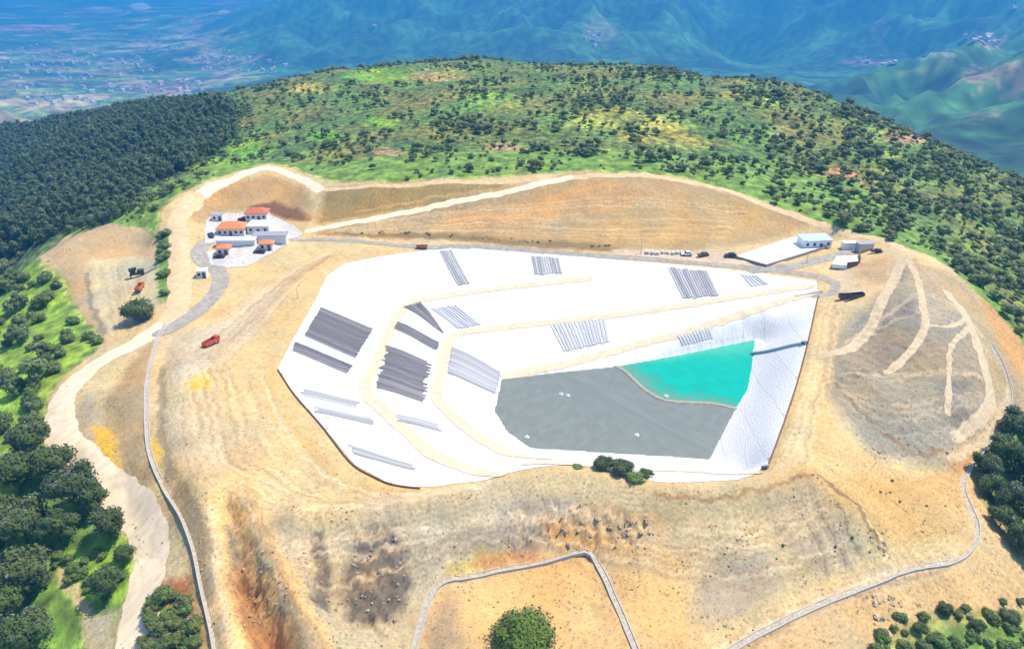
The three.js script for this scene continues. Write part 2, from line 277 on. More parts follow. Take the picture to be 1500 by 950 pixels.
const siteUV = [[35, 380], [60, 362], [110, 342], [175, 332], [212, 336], [232, 352], [238, 305], [265, 284], [330, 258], [390, 240], [430, 246], [480, 266], [560, 268], [660, 262], [760, 257], [840, 252], [930, 254], [1000, 261], [1060, 278], [1120, 296], [1180, 320], [1250, 343], [1310, 356], [1350, 370], [1400, 400], [1430, 430], [1470, 470], [1500, 510], [1540, 560], [1520, 600], [1465, 622], [1445, 660], [1424, 700], [1440, 740], [1480, 790], [1530, 830], [1530, 875], [1450, 885], [1380, 890], [1300, 908], [1255, 960], [1200, 1040], [300, 1040], [300, 950], [265, 880], [240, 862], [215, 900], [205, 1000], [150, 1000], [185, 880], [192, 800], [160, 740], [110, 690], [68, 655], [62, 590], [98, 545], [140, 515], [150, 500], [128, 470], [105, 440], [95, 410], [70, 395]];
const siteSD = polySD(WP(siteUV));
const sitePaint = painter(SX0, SX1, SZ0, SZ1, 2048);
{
  const P = sitePaint, poly = (c, soft, ...uv) => P.poly(WP(uv), c, soft), line = (c, w, a, ...uv) => P.line(smoothLine(WP(uv)), c, w, a);
  P.fill(SOIL.grass);
  P.poly(WP(siteUV), SOIL.sand, 2);
  // far cut slope: brown and orange faces
  poly(SOIL.brown, 3, [465, 338], [560, 318], [680, 293], [790, 268], [840, 258], [930, 258], [1000, 266], [1060, 283], [1120, 300], [1180, 324], [1140, 345], [1080, 358], [980, 366], [900, 366], [800, 360], [700, 350], [560, 344]);
  poly(SOIL.orange, 2, [840, 275], [930, 268], [960, 290], [880, 310], [800, 322], [700, 330], [620, 330], [680, 310], [780, 292]);
  poly(rgb(164, 136, 86), 3, [960, 290], [1040, 292], [1120, 312], [1060, 350], [950, 360], [880, 355], [900, 320]);
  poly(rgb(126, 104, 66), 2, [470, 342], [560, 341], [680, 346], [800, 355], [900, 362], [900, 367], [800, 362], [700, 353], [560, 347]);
  poly(rgb(138, 116, 66), 3, [480, 280], [600, 276], [740, 270], [640, 296], [540, 312], [470, 326]);
  line(SOIL.orange, 1.5, 0.8, [520, 312], [600, 297], [700, 280], [780, 264]);
  poly(rgb(166, 134, 86), 3, [275, 300], [330, 272], [390, 255], [440, 275], [460, 320], [420, 320], [380, 300], [320, 310], [290, 325]);
  poly(rgb(112, 78, 48), 2, [370, 302], [400, 296], [440, 310], [450, 322], [420, 318]);
  // quarry pad
  poly(rgb(168, 142, 102), 3, [40, 380], [110, 345], [175, 335], [215, 342], [225, 380], [150, 378], [120, 420], [150, 490], [110, 440], [95, 405]);
  poly(rgb(176, 164, 128), 3, [135, 382], [190, 375], [225, 385], [232, 430], [190, 480], [160, 490], [145, 440]);
  line(rgb(128, 118, 96), 1.5, 0.9, [125, 400], [132, 440], [152, 490]);
  poly(SOIL.grass, 1.5, [232, 345], [244, 345], [246, 400], [242, 440], [234, 430]);
  // left bank between road and pad
  poly(rgb(154, 130, 90), 2, [150, 600], [190, 540], [225, 500], [212, 560], [212, 640], [225, 700], [200, 700], [165, 660]);
  poly(SOIL.grey, 2, [112, 600], [130, 580], [150, 640], [165, 690], [140, 690], [115, 650]);
  poly(SOIL.yellow, 1.5, [142, 625], [160, 630], [170, 690], [152, 692], [140, 660]);
  poly(SOIL.yellow, 1, [222, 640], [234, 645], [236, 680], [224, 676]);
  poly(SOIL.yellow, 0.6, [282, 535], [310, 533], [307, 570], [279, 570]);
  poly(rgb(176, 156, 118), 4, [250, 600], [330, 620], [370, 640], [360, 690], [280, 690], [250, 660]);
  poly(SOIL.pale, 4, [240, 500], [330, 470], [420, 410], [470, 380], [400, 470], [340, 520], [260, 560]);
  poly(rgb(182, 156, 106), 4, [380, 500], [420, 440], [462, 380], [470, 400], [440, 450], [402, 530], [420, 590], [520, 690], [600, 716], [540, 730], [460, 700], [390, 610]);
  line(SOIL.ochre, 3, 0.8, [400, 520], [395, 580], [440, 640], [500, 700], [560, 722], [640, 724]);
  line(rgb(140, 118, 84), 2, 0.7, [238, 540], [236, 620], [250, 690], [285, 740], [300, 770]);
  // foreground embankment: grey spoil, pale scars, orange scree
  poly(rgb(170, 152, 112), 5, [400, 770], [520, 740], [700, 715], [830, 690], [960, 715], [1100, 715], [1200, 690], [1330, 760], [1300, 830], [1150, 890], [1000, 960], [940, 900], [870, 800], [640, 840], [590, 960], [470, 930], [410, 850]);
  poly(rgb(162, 146, 114), 4, [410, 775], [600, 750], [760, 725], [830, 745], [800, 790], [640, 830], [600, 900], [560, 950], [470, 900]);
  poly(SOIL.grey, 3, [390, 780], [420, 770], [440, 860], [420, 850]);
  poly(SOIL.dark, 1.5, [525, 785], [575, 775], [590, 800], [598, 850], [570, 910], [510, 905], [510, 840]);
  poly(SOIL.dark, 1, [462, 785], [475, 782], [480, 830], [470, 890], [460, 880]);
  poly(rgb(70, 64, 58), 0.8, [462, 786], [470, 784], [470, 812], [462, 812]);
  poly(rgb(132, 124, 108), 3, [740, 760], [830, 740], [815, 790], [730, 800]);
  for (let k = 0; k < 7; k++) line(SOIL.pale, 0.8, 0.4, [745 + k * 12, 760 - k * 2], [738 + k * 12, 775], [726 + k * 12, 795]);
  poly(SOIL.orange, 2.5, [810, 765], [870, 750], [960, 770], [930, 800], [880, 800], [850, 805], [810, 790]);
  poly(SOIL.ochre, 4, [890, 790], [960, 790], [1020, 850], [1000, 940], [940, 930], [910, 860]);
  line(SOIL.pale, 1.6, 0.9, [645, 845], [655, 815], [700, 805], [705, 790]);
  poly(rgb(174, 148, 84), 2, [660, 830], [700, 815], [740, 815], [735, 832], [670, 842]);
  poly(rgb(180, 122, 70), 2, [700, 825], [760, 815], [790, 815], [720, 836]);
  poly(SOIL.ochre, 3, [650, 865], [720, 845], [855, 815], [880, 860], [920, 960], [900, 990], [610, 990]);
  poly(rgb(186, 150, 96), 3, [820, 830], [860, 820], [900, 900], [920, 980], [830, 980]);
  poly(rgb(158, 132, 96), 2, [640, 900], [660, 870], [668, 930], [640, 990], [620, 990]);
  // two earth roads running down to the front
  poly(rgb(152, 108, 64), 1, [340, 745], [352, 740], [375, 800], [400, 870], [430, 940], [445, 990], [370, 990], [350, 920], [325, 850], [322, 800]);
  poly(rgb(128, 112, 88), 1, [332, 760], [350, 755], [362, 800], [345, 830], [330, 820]);
  poly(SOIL.orange, 2, [265, 860], [290, 840], [305, 930], [310, 990], [290, 990], [280, 920]);
  line(rgb(206, 162, 96), 5.5, 1, [350, 700], [372, 770], [410, 860], [455, 940], [480, 990]);
  line(rgb(204, 164, 104), 4, 1, [318, 730], [314, 800], [325, 870], [345, 950], [355, 990]);
  line(rgb(160, 132, 88), 5, 0.5, [250, 720], [290, 800], [300, 880]);
  // right foreground: ochre flats, grey patches
  poly(SOIL.ochre, 5, [1130, 690], [1160, 600], [1200, 480], [1230, 480], [1200, 600], [1260, 680], [1330, 730], [1260, 740], [1180, 700]);
  poly(SOIL.grey, 4, [1060, 830], [1110, 815], [1130, 860], [1080, 905], [1030, 900], [1025, 860]);
  poly(SOIL.grey, 3, [1130, 740], [1190, 715], [1230, 780], [1260, 840], [1200, 840], [1150, 790]);
  poly(rgb(176, 144, 90), 4, [1200, 700], [1300, 720], [1390, 690], [1410, 720], [1420, 790], [1390, 815], [1310, 830], [1280, 770]);
  line(rgb(124, 98, 66), 1, 0.7, [1200, 695], [1250, 735], [1285, 790], [1300, 815]);
  line(rgb(150, 120, 76), 1, 0.8, [960, 725], [1060, 728], [1130, 712], [1190, 694]);
  line(SOIL.pale, 0.9, 0.8, [1275, 765], [1290, 790], [1298, 812]);
  for (let k = 0; k < 5; k++) line(k % 2 ? SOIL.pale : rgb(122, 108, 84), 0.7, 0.6, [1170 + k * 14, 735], [1195 + k * 14, 790], [1215 + k * 15, 840]);
  poly(SOIL.orange, 2, [1388, 665], [1430, 640], [1440, 655], [1412, 690], [1400, 700]);
  poly(rgb(180, 152, 104), 4, [1420, 720], [1500, 820], [1530, 900], [1350, 900], [1260, 960], [1160, 980], [1100, 980], [1250, 880], [1410, 830], [1440, 780]);
  line(SOIL.sand, 5, 0.8, [1030, 950], [1150, 895], [1250, 850], [1340, 815], [1400, 800]);
  // slope with tracks
  poly(rgb(138, 128, 106), 4, [1230, 490], [1290, 440], [1320, 385], [1345, 400], [1380, 440], [1430, 490], [1450, 560], [1440, 620], [1370, 670], [1280, 660], [1220, 580]);
  poly(rgb(158, 138, 102), 4, [1340, 390], [1400, 410], [1440, 450], [1480, 500], [1500, 580], [1470, 600], [1450, 520], [1410, 450], [1370, 420]);
  poly(SOIL.orange, 2, [1440, 440], [1470, 470], [1510, 520], [1520, 570], [1500, 560], [1470, 510]);
  poly(rgb(122, 114, 98), 3, [1280, 480], [1330, 440], [1345, 480], [1330, 520], [1290, 540]);
  poly(rgb(160, 140, 110), 3, [1330, 380], [1370, 400], [1400, 450], [1360, 470], [1350, 430]);
  poly(rgb(120, 112, 100), 2, [1370, 560], [1420, 560], [1440, 610], [1400, 620]);
  line(rgb(110, 98, 80), 0.8, 0.8, [1222, 560], [1255, 595], [1280, 625], [1300, 640]);
  for (let k = 0; k < 6; k++) line(rgb(116, 108, 96), 0.5, 0.6, [1258 + k * 7, 500 + k * 3], [1280 + k * 7, 535 + k * 2], [1296 + k * 7, 556]);
  line(rgb(126, 100, 70), 1.4, 0.7, [1300, 640], [1340, 665], [1380, 660]);
  line(SOIL.cream, 2, 0.8, [1480, 570], [1465, 610], [1430, 655], [1395, 672]);
  // right rim strip and yards
  line(SOIL.sand, 5, 0.9, [1210, 440], [1200, 520], [1180, 600], [1150, 680]);
  poly(SOIL.pale, 3, [1220, 400], [1290, 375], [1310, 365], [1300, 420], [1240, 440]);
  poly(rgb(188, 164, 134), 2, [900, 366], [1080, 372], [1130, 385], [1060, 388], [900, 374]);
  poly(rgb(180, 148, 104), 2, [1255, 385], [1300, 378], [1300, 415], [1260, 420]);
  const rr = rngOf(55), ruts = (n, a, A, B) => { for (let k = 0; k < n; k++) { const t = rr(), w = rr() * 0.08, q0 = rr() < 0.5 ? 0 : 1; P.line(smoothLine(WP(A.map((p, i) => { const f = clamp(t + (i % 2 ? w : -w), 0, 1); return [lerp(p[0], B[i][0], f), lerp(p[1], B[i][1], f)]; }))), rr() < 0.5 ? rgb(140, 118, 86) : rgb(204, 184, 146), 0.5 + rr() * 0.9, a); } };
  ruts(16, 0.18, [[250, 500], [300, 470], [360, 430], [430, 385], [480, 368]], [[330, 540], [380, 480], [420, 440], [455, 400], [490, 378]]);
  ruts(30, 0.18, [[258, 540], [258, 620], [275, 690], [330, 725], [420, 750], [560, 735], [700, 714]], [[390, 540], [400, 580], [440, 640], [500, 705], [570, 722], [640, 722], [720, 706]]);
  ruts(9, 0.18, [[345, 700], [362, 770], [405, 860], [450, 950]], [[368, 700], [396, 770], [436, 860], [480, 950]]);
  ruts(7, 0.18, [[300, 740], [304, 800], [312, 870], [325, 950]], [[325, 740], [322, 800], [334, 870], [355, 950]]);
  ruts(10, 0.18, [[1208, 440], [1190, 520], [1172, 600], [1138, 690]], [[1235, 450], [1218, 530], [1200, 610], [1190, 680]]);
  ruts(16, 0.18, [[1000, 960], [1150, 890], [1250, 850], [1390, 805]], [[1090, 985], [1170, 920], [1270, 880], [1420, 830]]);
  ruts(18, 0.18, [[480, 340], [700, 340], [900, 350], [1060, 352]], [[560, 320], [700, 300], [880, 275], [1100, 300]]);
  ruts(22, 0.18, [[1240, 500], [1300, 440], [1370, 430], [1440, 480]], [[1230, 590], [1290, 640], [1370, 650], [1440, 610]]);
  ruts(20, 0.18, [[430, 790], [560, 775], [700, 755], [830, 740], [960, 770], [1100, 760], [1200, 720]], [[470, 880], [560, 850], [640, 820], [800, 800], [960, 850], [1100, 860], [1250, 820]]);
  ruts(8, 0.18, [[140, 390], [140, 430], [165, 490]], [[225, 390], [225, 430], [215, 480]]);
  // lower left greenery
  poly(SOIL.lawn, 3, [200, 780], [150, 810], [80, 830], [120, 880], [185, 870]);
  poly(SOIL.lawn, 3, [0, 690], [30, 690], [20, 760], [0, 760]);
  poly(rgb(106, 132, 42), 3, [-20, 395], [40, 390], [90, 415], [100, 450], [140, 505], [90, 545], [58, 590], [60, 650], [-20, 660]);
  poly(rgb(112, 138, 44), 3, [0, 560], [60, 540], [60, 600], [20, 640], [0, 640]);
  line(SOIL.sand, 2.2, 0.9, [85, 835], [115, 880], [135, 930], [140, 990]);
  poly(rgb(160, 150, 120), 2, [130, 905], [165, 900], [160, 990], [140, 990]);
  poly(SOIL.rust, 1.5, [215, 870], [275, 850], [268, 880], [240, 875]);
}
const SI0 = find(GX, SX0 + 0.01), SJ0 = find(GZ, SZ0 + 0.01);
const siteTex = sitePaint.texture((c, x, z) => {
  const a = fbm(x * 0.05, z * 0.05, 3), b = fbm(x * 0.35, z * 0.35, 4), d = n2(x * 2.1, z * 2.1), e = n2(x * 0.9 + 30, z * 0.9);
  const q = (clamp(SJ0 + Math.round((z - SZ0) / 0.8), 0, NZ - 1) * NX + clamp(SI0 + Math.round((x - SX0) / 0.8), 0, NX - 1)) * 3, gx = GN[q], gz = GN[q + 2], g = Math.hypot(gx, gz);
  let k = 1.04 + 0.09 * a + 0.09 * b + 0.08 * d + 0.05 * n2(x * 4.3, z * 4.3); if (e > 0.5) k *= 1 - (e - 0.5) * 0.6;
  if (g > 0.1) { let w = 0; for (let t = -3; t <= 3; t++) w += n2((x + gx / g * t * 1.2) * 0.8, (z + gz / g * t * 1.2) * 0.8); k *= 1 + 0.03 * w * sstep(0.1, 0.35, g); }   // washed streaks of finer and coarser soil
  const warm = 0.07 * fbm(x * 0.03 + 50, z * 0.03, 3);
  if (c[1] > c[0]) { const g2 = fbm(x * 0.12, z * 0.12, 4); k *= 1.1 + 0.5 * g2; }
  c[0] *= k * (1 + warm); c[1] *= k; c[2] *= k * (1 - warm * 1.6);
}, 0.75);
const siteMat = new THREE.MeshStandardMaterial({ map: siteTex, roughness: 0.95 });

// land outside: pasture, scrub, forest floor
const HX0 = GX[0], HX1 = GX[NX - 1], HZ0 = GZ[0], HZ1 = GZ[NZ - 1];
const hillPaint = painter(HX0, HX1, HZ0, HZ1, 2048);
const pineUV = [[-200, 190], [0, 182], [120, 168], [250, 150], [340, 152], [345, 200], [315, 226], [270, 250], [225, 268], [195, 296], [180, 326], [100, 338], [40, 365], [0, 385], [-200, 440]];
const pineSD = polySD(WP(pineUV.slice(1, -1)).concat([[-560, -330], [-620, -560], [-600, -880]]));
{
  const P = hillPaint, poly = (c, soft, ...uv) => P.poly(WP(uv), c, soft);
  P.fill(rgb(94, 110, 52));
  P.poly(WP(pineUV.slice(1, -1)).concat([[-560, -330], [-620, -560], [-600, -880]]), rgb(40, 60, 34), 6);
  const meadow = rgb(128, 138, 62), lime = rgb(104, 142, 36);
  for (const [u, v, a, b, c] of [[900, 165, 40, 9, 1], [870, 182, 60, 7, 1], [980, 180, 45, 12, 1], [720, 148, 40, 12, 2], [720, 150, 40, 8, 1], [1150, 190, 28, 9, 0], [1010, 210, 30, 12, 1], [880, 225, 50, 8, 1], [560, 110, 70, 10, 2], [330, 240, 60, 10, 2], [360, 215, 40, 12, 2], [480, 200, 30, 8, 2], [560, 180, 30, 8, 2], [1120, 150, 25, 6, 1], [1310, 225, 20, 8, 1], [1290, 200, 18, 10, 1], [640, 110, 50, 10, 0], [1080, 140, 20, 6, 1], [460, 130, 40, 8, 1], [800, 240, 80, 6, 1], [940, 205, 40, 8, 1]])
    P.poly(WP(Array.from({ length: 14 }, (_, k) => [u + a * Math.cos(k * 0.449) * (0.8 + 0.3 * Math.sin(k * 2.3)), v + b * Math.sin(k * 0.449)])), c === 2 ? lime : c ? meadow : rgb(138, 134, 74), 3);
  for (const [u, v, a, b] of [[740, 218, 24, 10], [1080, 262, 26, 14], [1230, 262, 24, 12], [1330, 202, 36, 8], [570, 225, 20, 8], [1200, 290, 16, 8]])
    P.poly(WP(Array.from({ length: 12 }, (_, k) => [u + a * Math.cos(k * 0.524), v + b * Math.sin(k * 0.524)])), rgb(150, 122, 88), 3);
}
const hillTex = hillPaint.texture((c, x, z) => {
  const a = fbm(x * 0.02, z * 0.02, 4), b = fbm(x * 0.15, z * 0.15, 4);
  const k = 1 + 0.35 * a + 0.6 * b + 0.25 * n2(x * 0.5, z * 0.5); c[0] *= k * (1 + 0.35 * fbm(x * 0.015 + 9, z * 0.015, 3)); c[1] *= k; c[2] *= k * 0.95;
}, 4);
const hillMat = new THREE.MeshStandardMaterial({ map: hillTex, roughness: 1 });
function gridMesh(keep, uvOf) {
  const id = new Int32Array(NX * NZ).fill(-1), pos = [], nor = [], uv = [], idx = [];
  const vtx = (i, j) => { const k = j * NX + i; if (id[k] < 0) { id[k] = pos.length / 3; pos.push(GX[i], GH[k], GZ[j]); nor.push(GN[k * 3], GN[k * 3 + 1], GN[k * 3 + 2]); uv.push(...uvOf(GX[i], GZ[j])); } return id[k]; };
  for (let j = 0; j + 1 < NZ; j++) for (let i = 0; i + 1 < NX; i++) if (keep(GX[i], GX[i + 1], GZ[j], GZ[j + 1])) { const a = vtx(i, j), b = vtx(i + 1, j), c = vtx(i, j + 1), d = vtx(i + 1, j + 1); idx.push(a, c, b, b, c, d); }
  const g = new THREE.BufferGeometry(); g.setAttribute('position', new THREE.Float32BufferAttribute(pos, 3)); g.setAttribute('normal', new THREE.Float32BufferAttribute(nor, 3)); g.setAttribute('uv', new THREE.Float32BufferAttribute(uv, 2)); g.setIndex(idx); return g;
}
const inSite = (x0, x1, z0, z1) => x0 >= SX0 - 0.01 && x1 <= SX1 + 0.01 && z0 >= SZ0 - 0.01 && z1 <= SZ1 + 0.01;
struct('site_ground', gridMesh(inSite, (x, z) => [(x - SX0) / (SX1 - SX0), (z - SZ0) / (SZ1 - SZ0)]), siteMat, 'bare sandy earth of the landfill site');
struct('hillside', gridMesh((a, b, c, d) => !inSite(a, b, c, d), (x, z) => [(x - HX0) / (HX1 - HX0), (z - HZ0) / (HZ1 - HZ0)]), hillMat, 'green scrub covered hillside around the site');

// ---------------------------------------------------------------- far country: plain, valleys and mountains
const farPts = [];
const FD = (d, ...uv) => { for (const [u, v, dd] of uv) farPts.push(atD(u, v, (dd ?? d) * 1.3)); };
for (const [x, z, h] of [[0, -300, -60], [-300, -300, -120], [300, -300, -120], [0, -700, -60], [-500, -800, -170], [400, -700, -150], [0, 500, -250], [-2500, 500, -400], [2500, 500, -350], [-1200, -200, -330], [1200, -200, -300], [-6000, 0, -400], [6000, 0, -150], [0, -1100, -150]]) farPts.push([x, h, z]);
for (const u of [-400, -100, 120]) FD(0, [u, 165, 2700], [u, 120, 3700], [u, 60, 5600], [u, 20, 7600], [u, -10, 9500]);
FD(0, [250, 130, 3300], [330, 100, 4100], [300, 60, 5600], [250, 10, 8200], [330, 5, 8600]);
FD(0, [420, 95, 3700], [430, 50, 4300], [450, 5, 5000], [560, 80, 3600], [600, 30, 4300], [620, -25, 5000], [750, 80, 3300], [760, 40, 3900], [800, -20, 4800], [900, 80, 3300], [930, 40, 3900], [960, -10, 4500], [1000, 90, 3600], [1020, 40, 4300], [700, -60, 5600], [950, -50, 5300], [560, -40, 6000]);
FD(0, [1075, 112, 4600], [1060, 60, 6500], [1080, 10, 7800], [1150, -20, 9000], [1000, -30, 8800]);
FD(0, [1088, 100, 4300], [1110, 83, 4400], [1135, 62, 4500], [1160, 40, 4650], [1185, 18, 4800], [1210, -4, 4950], [1240, -28, 5100], [1098, 72, 6800], [1120, 52, 7400], [1145, 28, 7900], [1170, 3, 8400], [1190, -15, 8900]);
FD(0, [1260, -50, 5200], [1350, -90, 5600], [1200, 90, 4000], [1300, 110, 3600], [1300, 50, 4200], [1400, 60, 4000], [1400, 95, 3300], [1500, 40, 3900], [1500, -40, 4800], [1600, -80, 5200], [1500, 85, 3000], [1700, 0, 4300]);
FD(0, [1240, 135, 2600], [1320, 128, 2400], [1400, 112, 2250], [1500, 96, 2100], [1600, 80, 2000], [1300, 175, 1900], [1400, 170, 1800], [1500, 160, 1700], [1500, 230, 1300], [1400, 215, 1400], [1650, 150, 1500]);
for (const [x, z, h] of [[-4000, -16500, -300], [-9000, -16500, -300], [0, -16500, 50], [6000, -16500, 100], [11000, -12000, 100], [-11000, -8000, -580], [11000, -4000, -50]]) farPts.push([x, h, z]);
const farRBF = solveRBF(farPts, 120);
function farH(x, z) {
  const h = farRBF(x, z), r = Math.hypot(x, z), up = sstep(-560, -300, h) * sstep(1300, 2600, r);
  const rid = 1 - Math.abs(n2(x * 0.0009 + 3, z * 0.0009)), rid2 = 1 - Math.abs(n2(x * 0.0026 + 13, z * 0.0026 + 5));
  return h + (12 + 190 * up) * (rid - 0.6) + (5 + 110 * up) * (rid2 - 0.6) + 16 * up * fbm(x * 0.012, z * 0.012, 3) - 14 * sstep(1400, 900, r);
}
const FX0 = -10500, FX1 = 10500, FZ0 = -17000, FZ1 = 1500;
const farPaint = painter(FX0, FX1, FZ0, FZ1, 2048);
function WF(u, v) { const d = ray(u, v); let t = 1100; for (; t < 20000; t += 25) if (CAM_H + d[1] * t < farH(d[0] * t, d[2] * t)) break; return [d[0] * t, d[2] * t]; }
{
  const P = farPaint; P.fill(rgb(60, 100, 56));
  const rr = rngOf(31);
  // patchwork of fields on the plain
  for (let k = 0; k < 420; k++) {
    const u = rr() * 420 - 60, v = 5 + rr() * 165; if (u > 330 - (v < 90 ? 0 : -60) && rr() < 0.85) continue;
    const c = WF(u, v), a = rr() * 3.14, l = 60 + rr() * 170, w = 30 + rr() * 70, ca = Math.cos(a), sa = Math.sin(a), t = rr();
    P.poly([[-l, -w], [l, -w], [l, w], [-l, w]].map(([p, q]) => [c[0] + p * ca - q * sa, c[1] + p * sa + q * ca]), t < 0.3 ? rgb(150, 136, 100) : t < 0.6 ? rgb(104, 122, 62) : t < 0.8 ? rgb(70, 98, 50) : rgb(126, 130, 84));
  }
  const blob = (u, v, a, b, c) => P.poly(Array.from({ length: 12 }, (_, k) => WF(u + a * Math.cos(k * 0.524), v + b * Math.sin(k * 0.524))), c, 20);
  blob(45, 41, 62, 5, rgb(176, 140, 118)); blob(205, 10, 14, 6, rgb(190, 176, 160)); blob(140, 15, 40, 4, rgb(160, 130, 120)); blob(215, 66, 28, 4, rgb(160, 140, 110));
  blob(250, 130, 30, 5, rgb(150, 120, 100)); blob(320, 95, 26, 14, rgb(120, 116, 88)); blob(330, 4, 40, 4, rgb(120, 110, 130));
  blob(1460, 112, 46, 12, rgb(150, 124, 96)); blob(1490, 130, 24, 14, rgb(146, 128, 96)); blob(1440, 172, 20, 5, rgb(126, 130, 90)); blob(1350, 115, 30, 5, rgb(100, 120, 70));
  blob(1270, 92, 40, 5, rgb(140, 120, 120)); blob(1380, 78, 20, 4, rgb(150, 150, 130)); blob(1450, 60, 24, 4, rgb(150, 120, 120)); blob(880, 50, 26, 24, rgb(90, 104, 70)); blob(1290, 42, 10, 14, rgb(120, 120, 96));
}
const farTex = farPaint.texture((c, x, z) => {
  const a = fbm(x * 0.0015, z * 0.0015, 4), b = fbm(x * 0.012, z * 0.012, 4), k = 1 + 0.7 * a + 0.6 * b; c[0] *= k; c[1] *= k; c[2] *= k;
}, 25);
{
  const n = 380, m = 330, pos = [], uv = [], idx = [];
  for (let j = 0; j <= m; j++) for (let i = 0; i <= n; i++) { const x = lerp(FX0, FX1, i / n), z = lerp(FZ0, FZ1, j / m); pos.push(x, farH(x, z), z); uv.push(i / n, j / m); }
  for (let j = 0; j < m; j++) for (let i = 0; i < n; i++) { const a = j * (n + 1) + i; idx.push(a, a + n + 1, a + 1, a + 1, a + n + 1, a + n + 2); }
  const g = new THREE.BufferGeometry(); g.setAttribute('position', new THREE.Float32BufferAttribute(pos, 3)); g.setAttribute('uv', new THREE.Float32BufferAttribute(uv, 2)); g.setIndex(idx); g.computeVertexNormals();
  struct('mountains', g, new THREE.MeshStandardMaterial({ map: farTex, roughness: 1 }), 'hazy blue plain, valleys and mountains beyond the hill');
}
// ---------------------------------------------------------------- sheets laid on the ground, cut to an outline
function drape(sd, off, bx = sd.box) {
  const i0 = Math.max(0, find(GX, bx[0]) - 1), i1 = Math.min(NX - 2, find(GX, bx[1]) + 1), j0 = Math.max(0, find(GZ, bx[2]) - 1), j1 = Math.min(NZ - 2, find(GZ, bx[3]) + 1);
  const w = i1 - i0 + 2, S = new Float32Array(w * (j1 - j0 + 2)), pos = [], nor = [], uv = [];
  for (let j = j0; j <= j1 + 1; j++) for (let i = i0; i <= i1 + 1; i++) S[(j - j0) * w + i - i0] = sd(GX[i], GZ[j]);
  const put = (a, b, t) => { for (const q of [0, 1, 2]) { pos.push(lerp(a[q], b[q], t) + (q === 1 ? off : 0)); nor.push(lerp(a[q + 3], b[q + 3], t)); } uv.push(lerp(a[0], b[0], t), lerp(a[2], b[2], t)); };
  const vt = (i, j) => { const k = j * NX + i; return [GX[i], GH[k], GZ[j], GN[k * 3], GN[k * 3 + 1], GN[k * 3 + 2], S[(j - j0) * w + i - i0]]; };
  const tri = T => {
    const P = [];
    for (let k = 0; k < 3; k++) { const a = T[k], b = T[(k + 1) % 3]; if (a[6] < 0) P.push([a, a, 0]); if ((a[6] < 0) !== (b[6] < 0)) P.push([a, b, a[6] / (a[6] - b[6])]); }
    for (let k = 2; k < P.length; k++) for (const q of [0, k - 1, k]) put(...P[q]);
  };
  for (let j = j0; j <= j1; j++) for (let i = i0; i <= i1; i++) {
    const q = (j - j0) * w + i - i0; if (Math.min(S[q], S[q + 1], S[q + w], S[q + w + 1]) >= 0) continue;
    const a = vt(i, j), b = vt(i + 1, j), c = vt(i, j + 1), d = vt(i + 1, j + 1); tri([a, c, b]); tri([b, c, d]);
  }
  if (!pos.length) return null;
  const g = new THREE.BufferGeometry(); g.setAttribute('position', new THREE.Float32BufferAttribute(pos, 3)); g.setAttribute('normal', new THREE.Float32BufferAttribute(nor, 3)); g.setAttribute('uv', new THREE.Float32BufferAttribute(uv, 2));
  return mergeVertices(g, 1e-4);
}
// a profile carried along a ground line: prof = [[side, up], ...]
function sweep(P, prof, base = 0, closedProf = false, hfun = (p) => H(p[0], p[1])) {
  const pos = [], idx = [], uv = [], n = P.length, m = prof.length; let run = 0;
  for (let i = 0; i < n; i++) {
    const a = P[Math.max(0, i - 1)], b = P[Math.min(n - 1, i + 1)], l = Math.hypot(b[0] - a[0], b[1] - a[1]), sx = -(b[1] - a[1]) / l, sz = (b[0] - a[0]) / l, y = hfun(P[i]) + base;
    if (i) run += Math.hypot(P[i][0] - P[i - 1][0], P[i][1] - P[i - 1][1]);
    for (let k = 0; k < m; k++) { pos.push(P[i][0] + sx * prof[k][0], y + prof[k][1], P[i][1] + sz * prof[k][0]); uv.push(run, prof[k][0] + prof[k][1]); }
  }
  const M = closedProf ? m : m - 1;
  for (let i = 0; i + 1 < n; i++) for (let k = 0; k < M; k++) { const k1 = (k + 1) % m, a = i * m + k, b = i * m + k1, c = a + m, d = b + m; idx.push(a, c, b, b, c, d); }
  const g = new THREE.BufferGeometry(); g.setAttribute('position', new THREE.Float32BufferAttribute(pos, 3)); g.setAttribute('uv', new THREE.Float32BufferAttribute(uv, 2)); g.setIndex(idx);
  const o = g.toNonIndexed(); o.computeVertexNormals(); return o;
}
// earth-toned sheet material with its own grain (uv in metres)
function grainTex(r, g, b, amp, period, seed) {
  const S = 512, d = new Uint8Array(S * S * 4);
  for (let j = 0; j < S; j++) for (let i = 0; i < S; i++) { const k = 1 + amp * tileN(i / S, j / S, 1.6 + seed * 0.1, 6), h = 1 + amp * 0.25 * tileN(j / S, i / S, 1.1, 3), o = (j * S + i) * 4; d[o] = clamp(r * k, 0, 255); d[o + 1] = clamp(g * k, 0, 255); d[o + 2] = clamp(b * k * h, 0, 255); d[o + 3] = 255; }
  const t = new THREE.DataTexture(d, S, S); t.colorSpace = THREE.SRGBColorSpace; t.wrapS = t.wrapT = THREE.RepeatWrapping; t.repeat.set(1 / period, 1 / period); t.magFilter = THREE.LinearFilter; t.minFilter = THREE.LinearMipmapLinearFilter; t.generateMipmaps = true; t.needsUpdate = true; return t;
}
const grained = (r, g, b, amp = 0.25, period = 23, rough = 0.95, seed = 1) => new THREE.MeshStandardMaterial({ map: grainTex(r, g, b, amp, period, seed), roughness: rough });
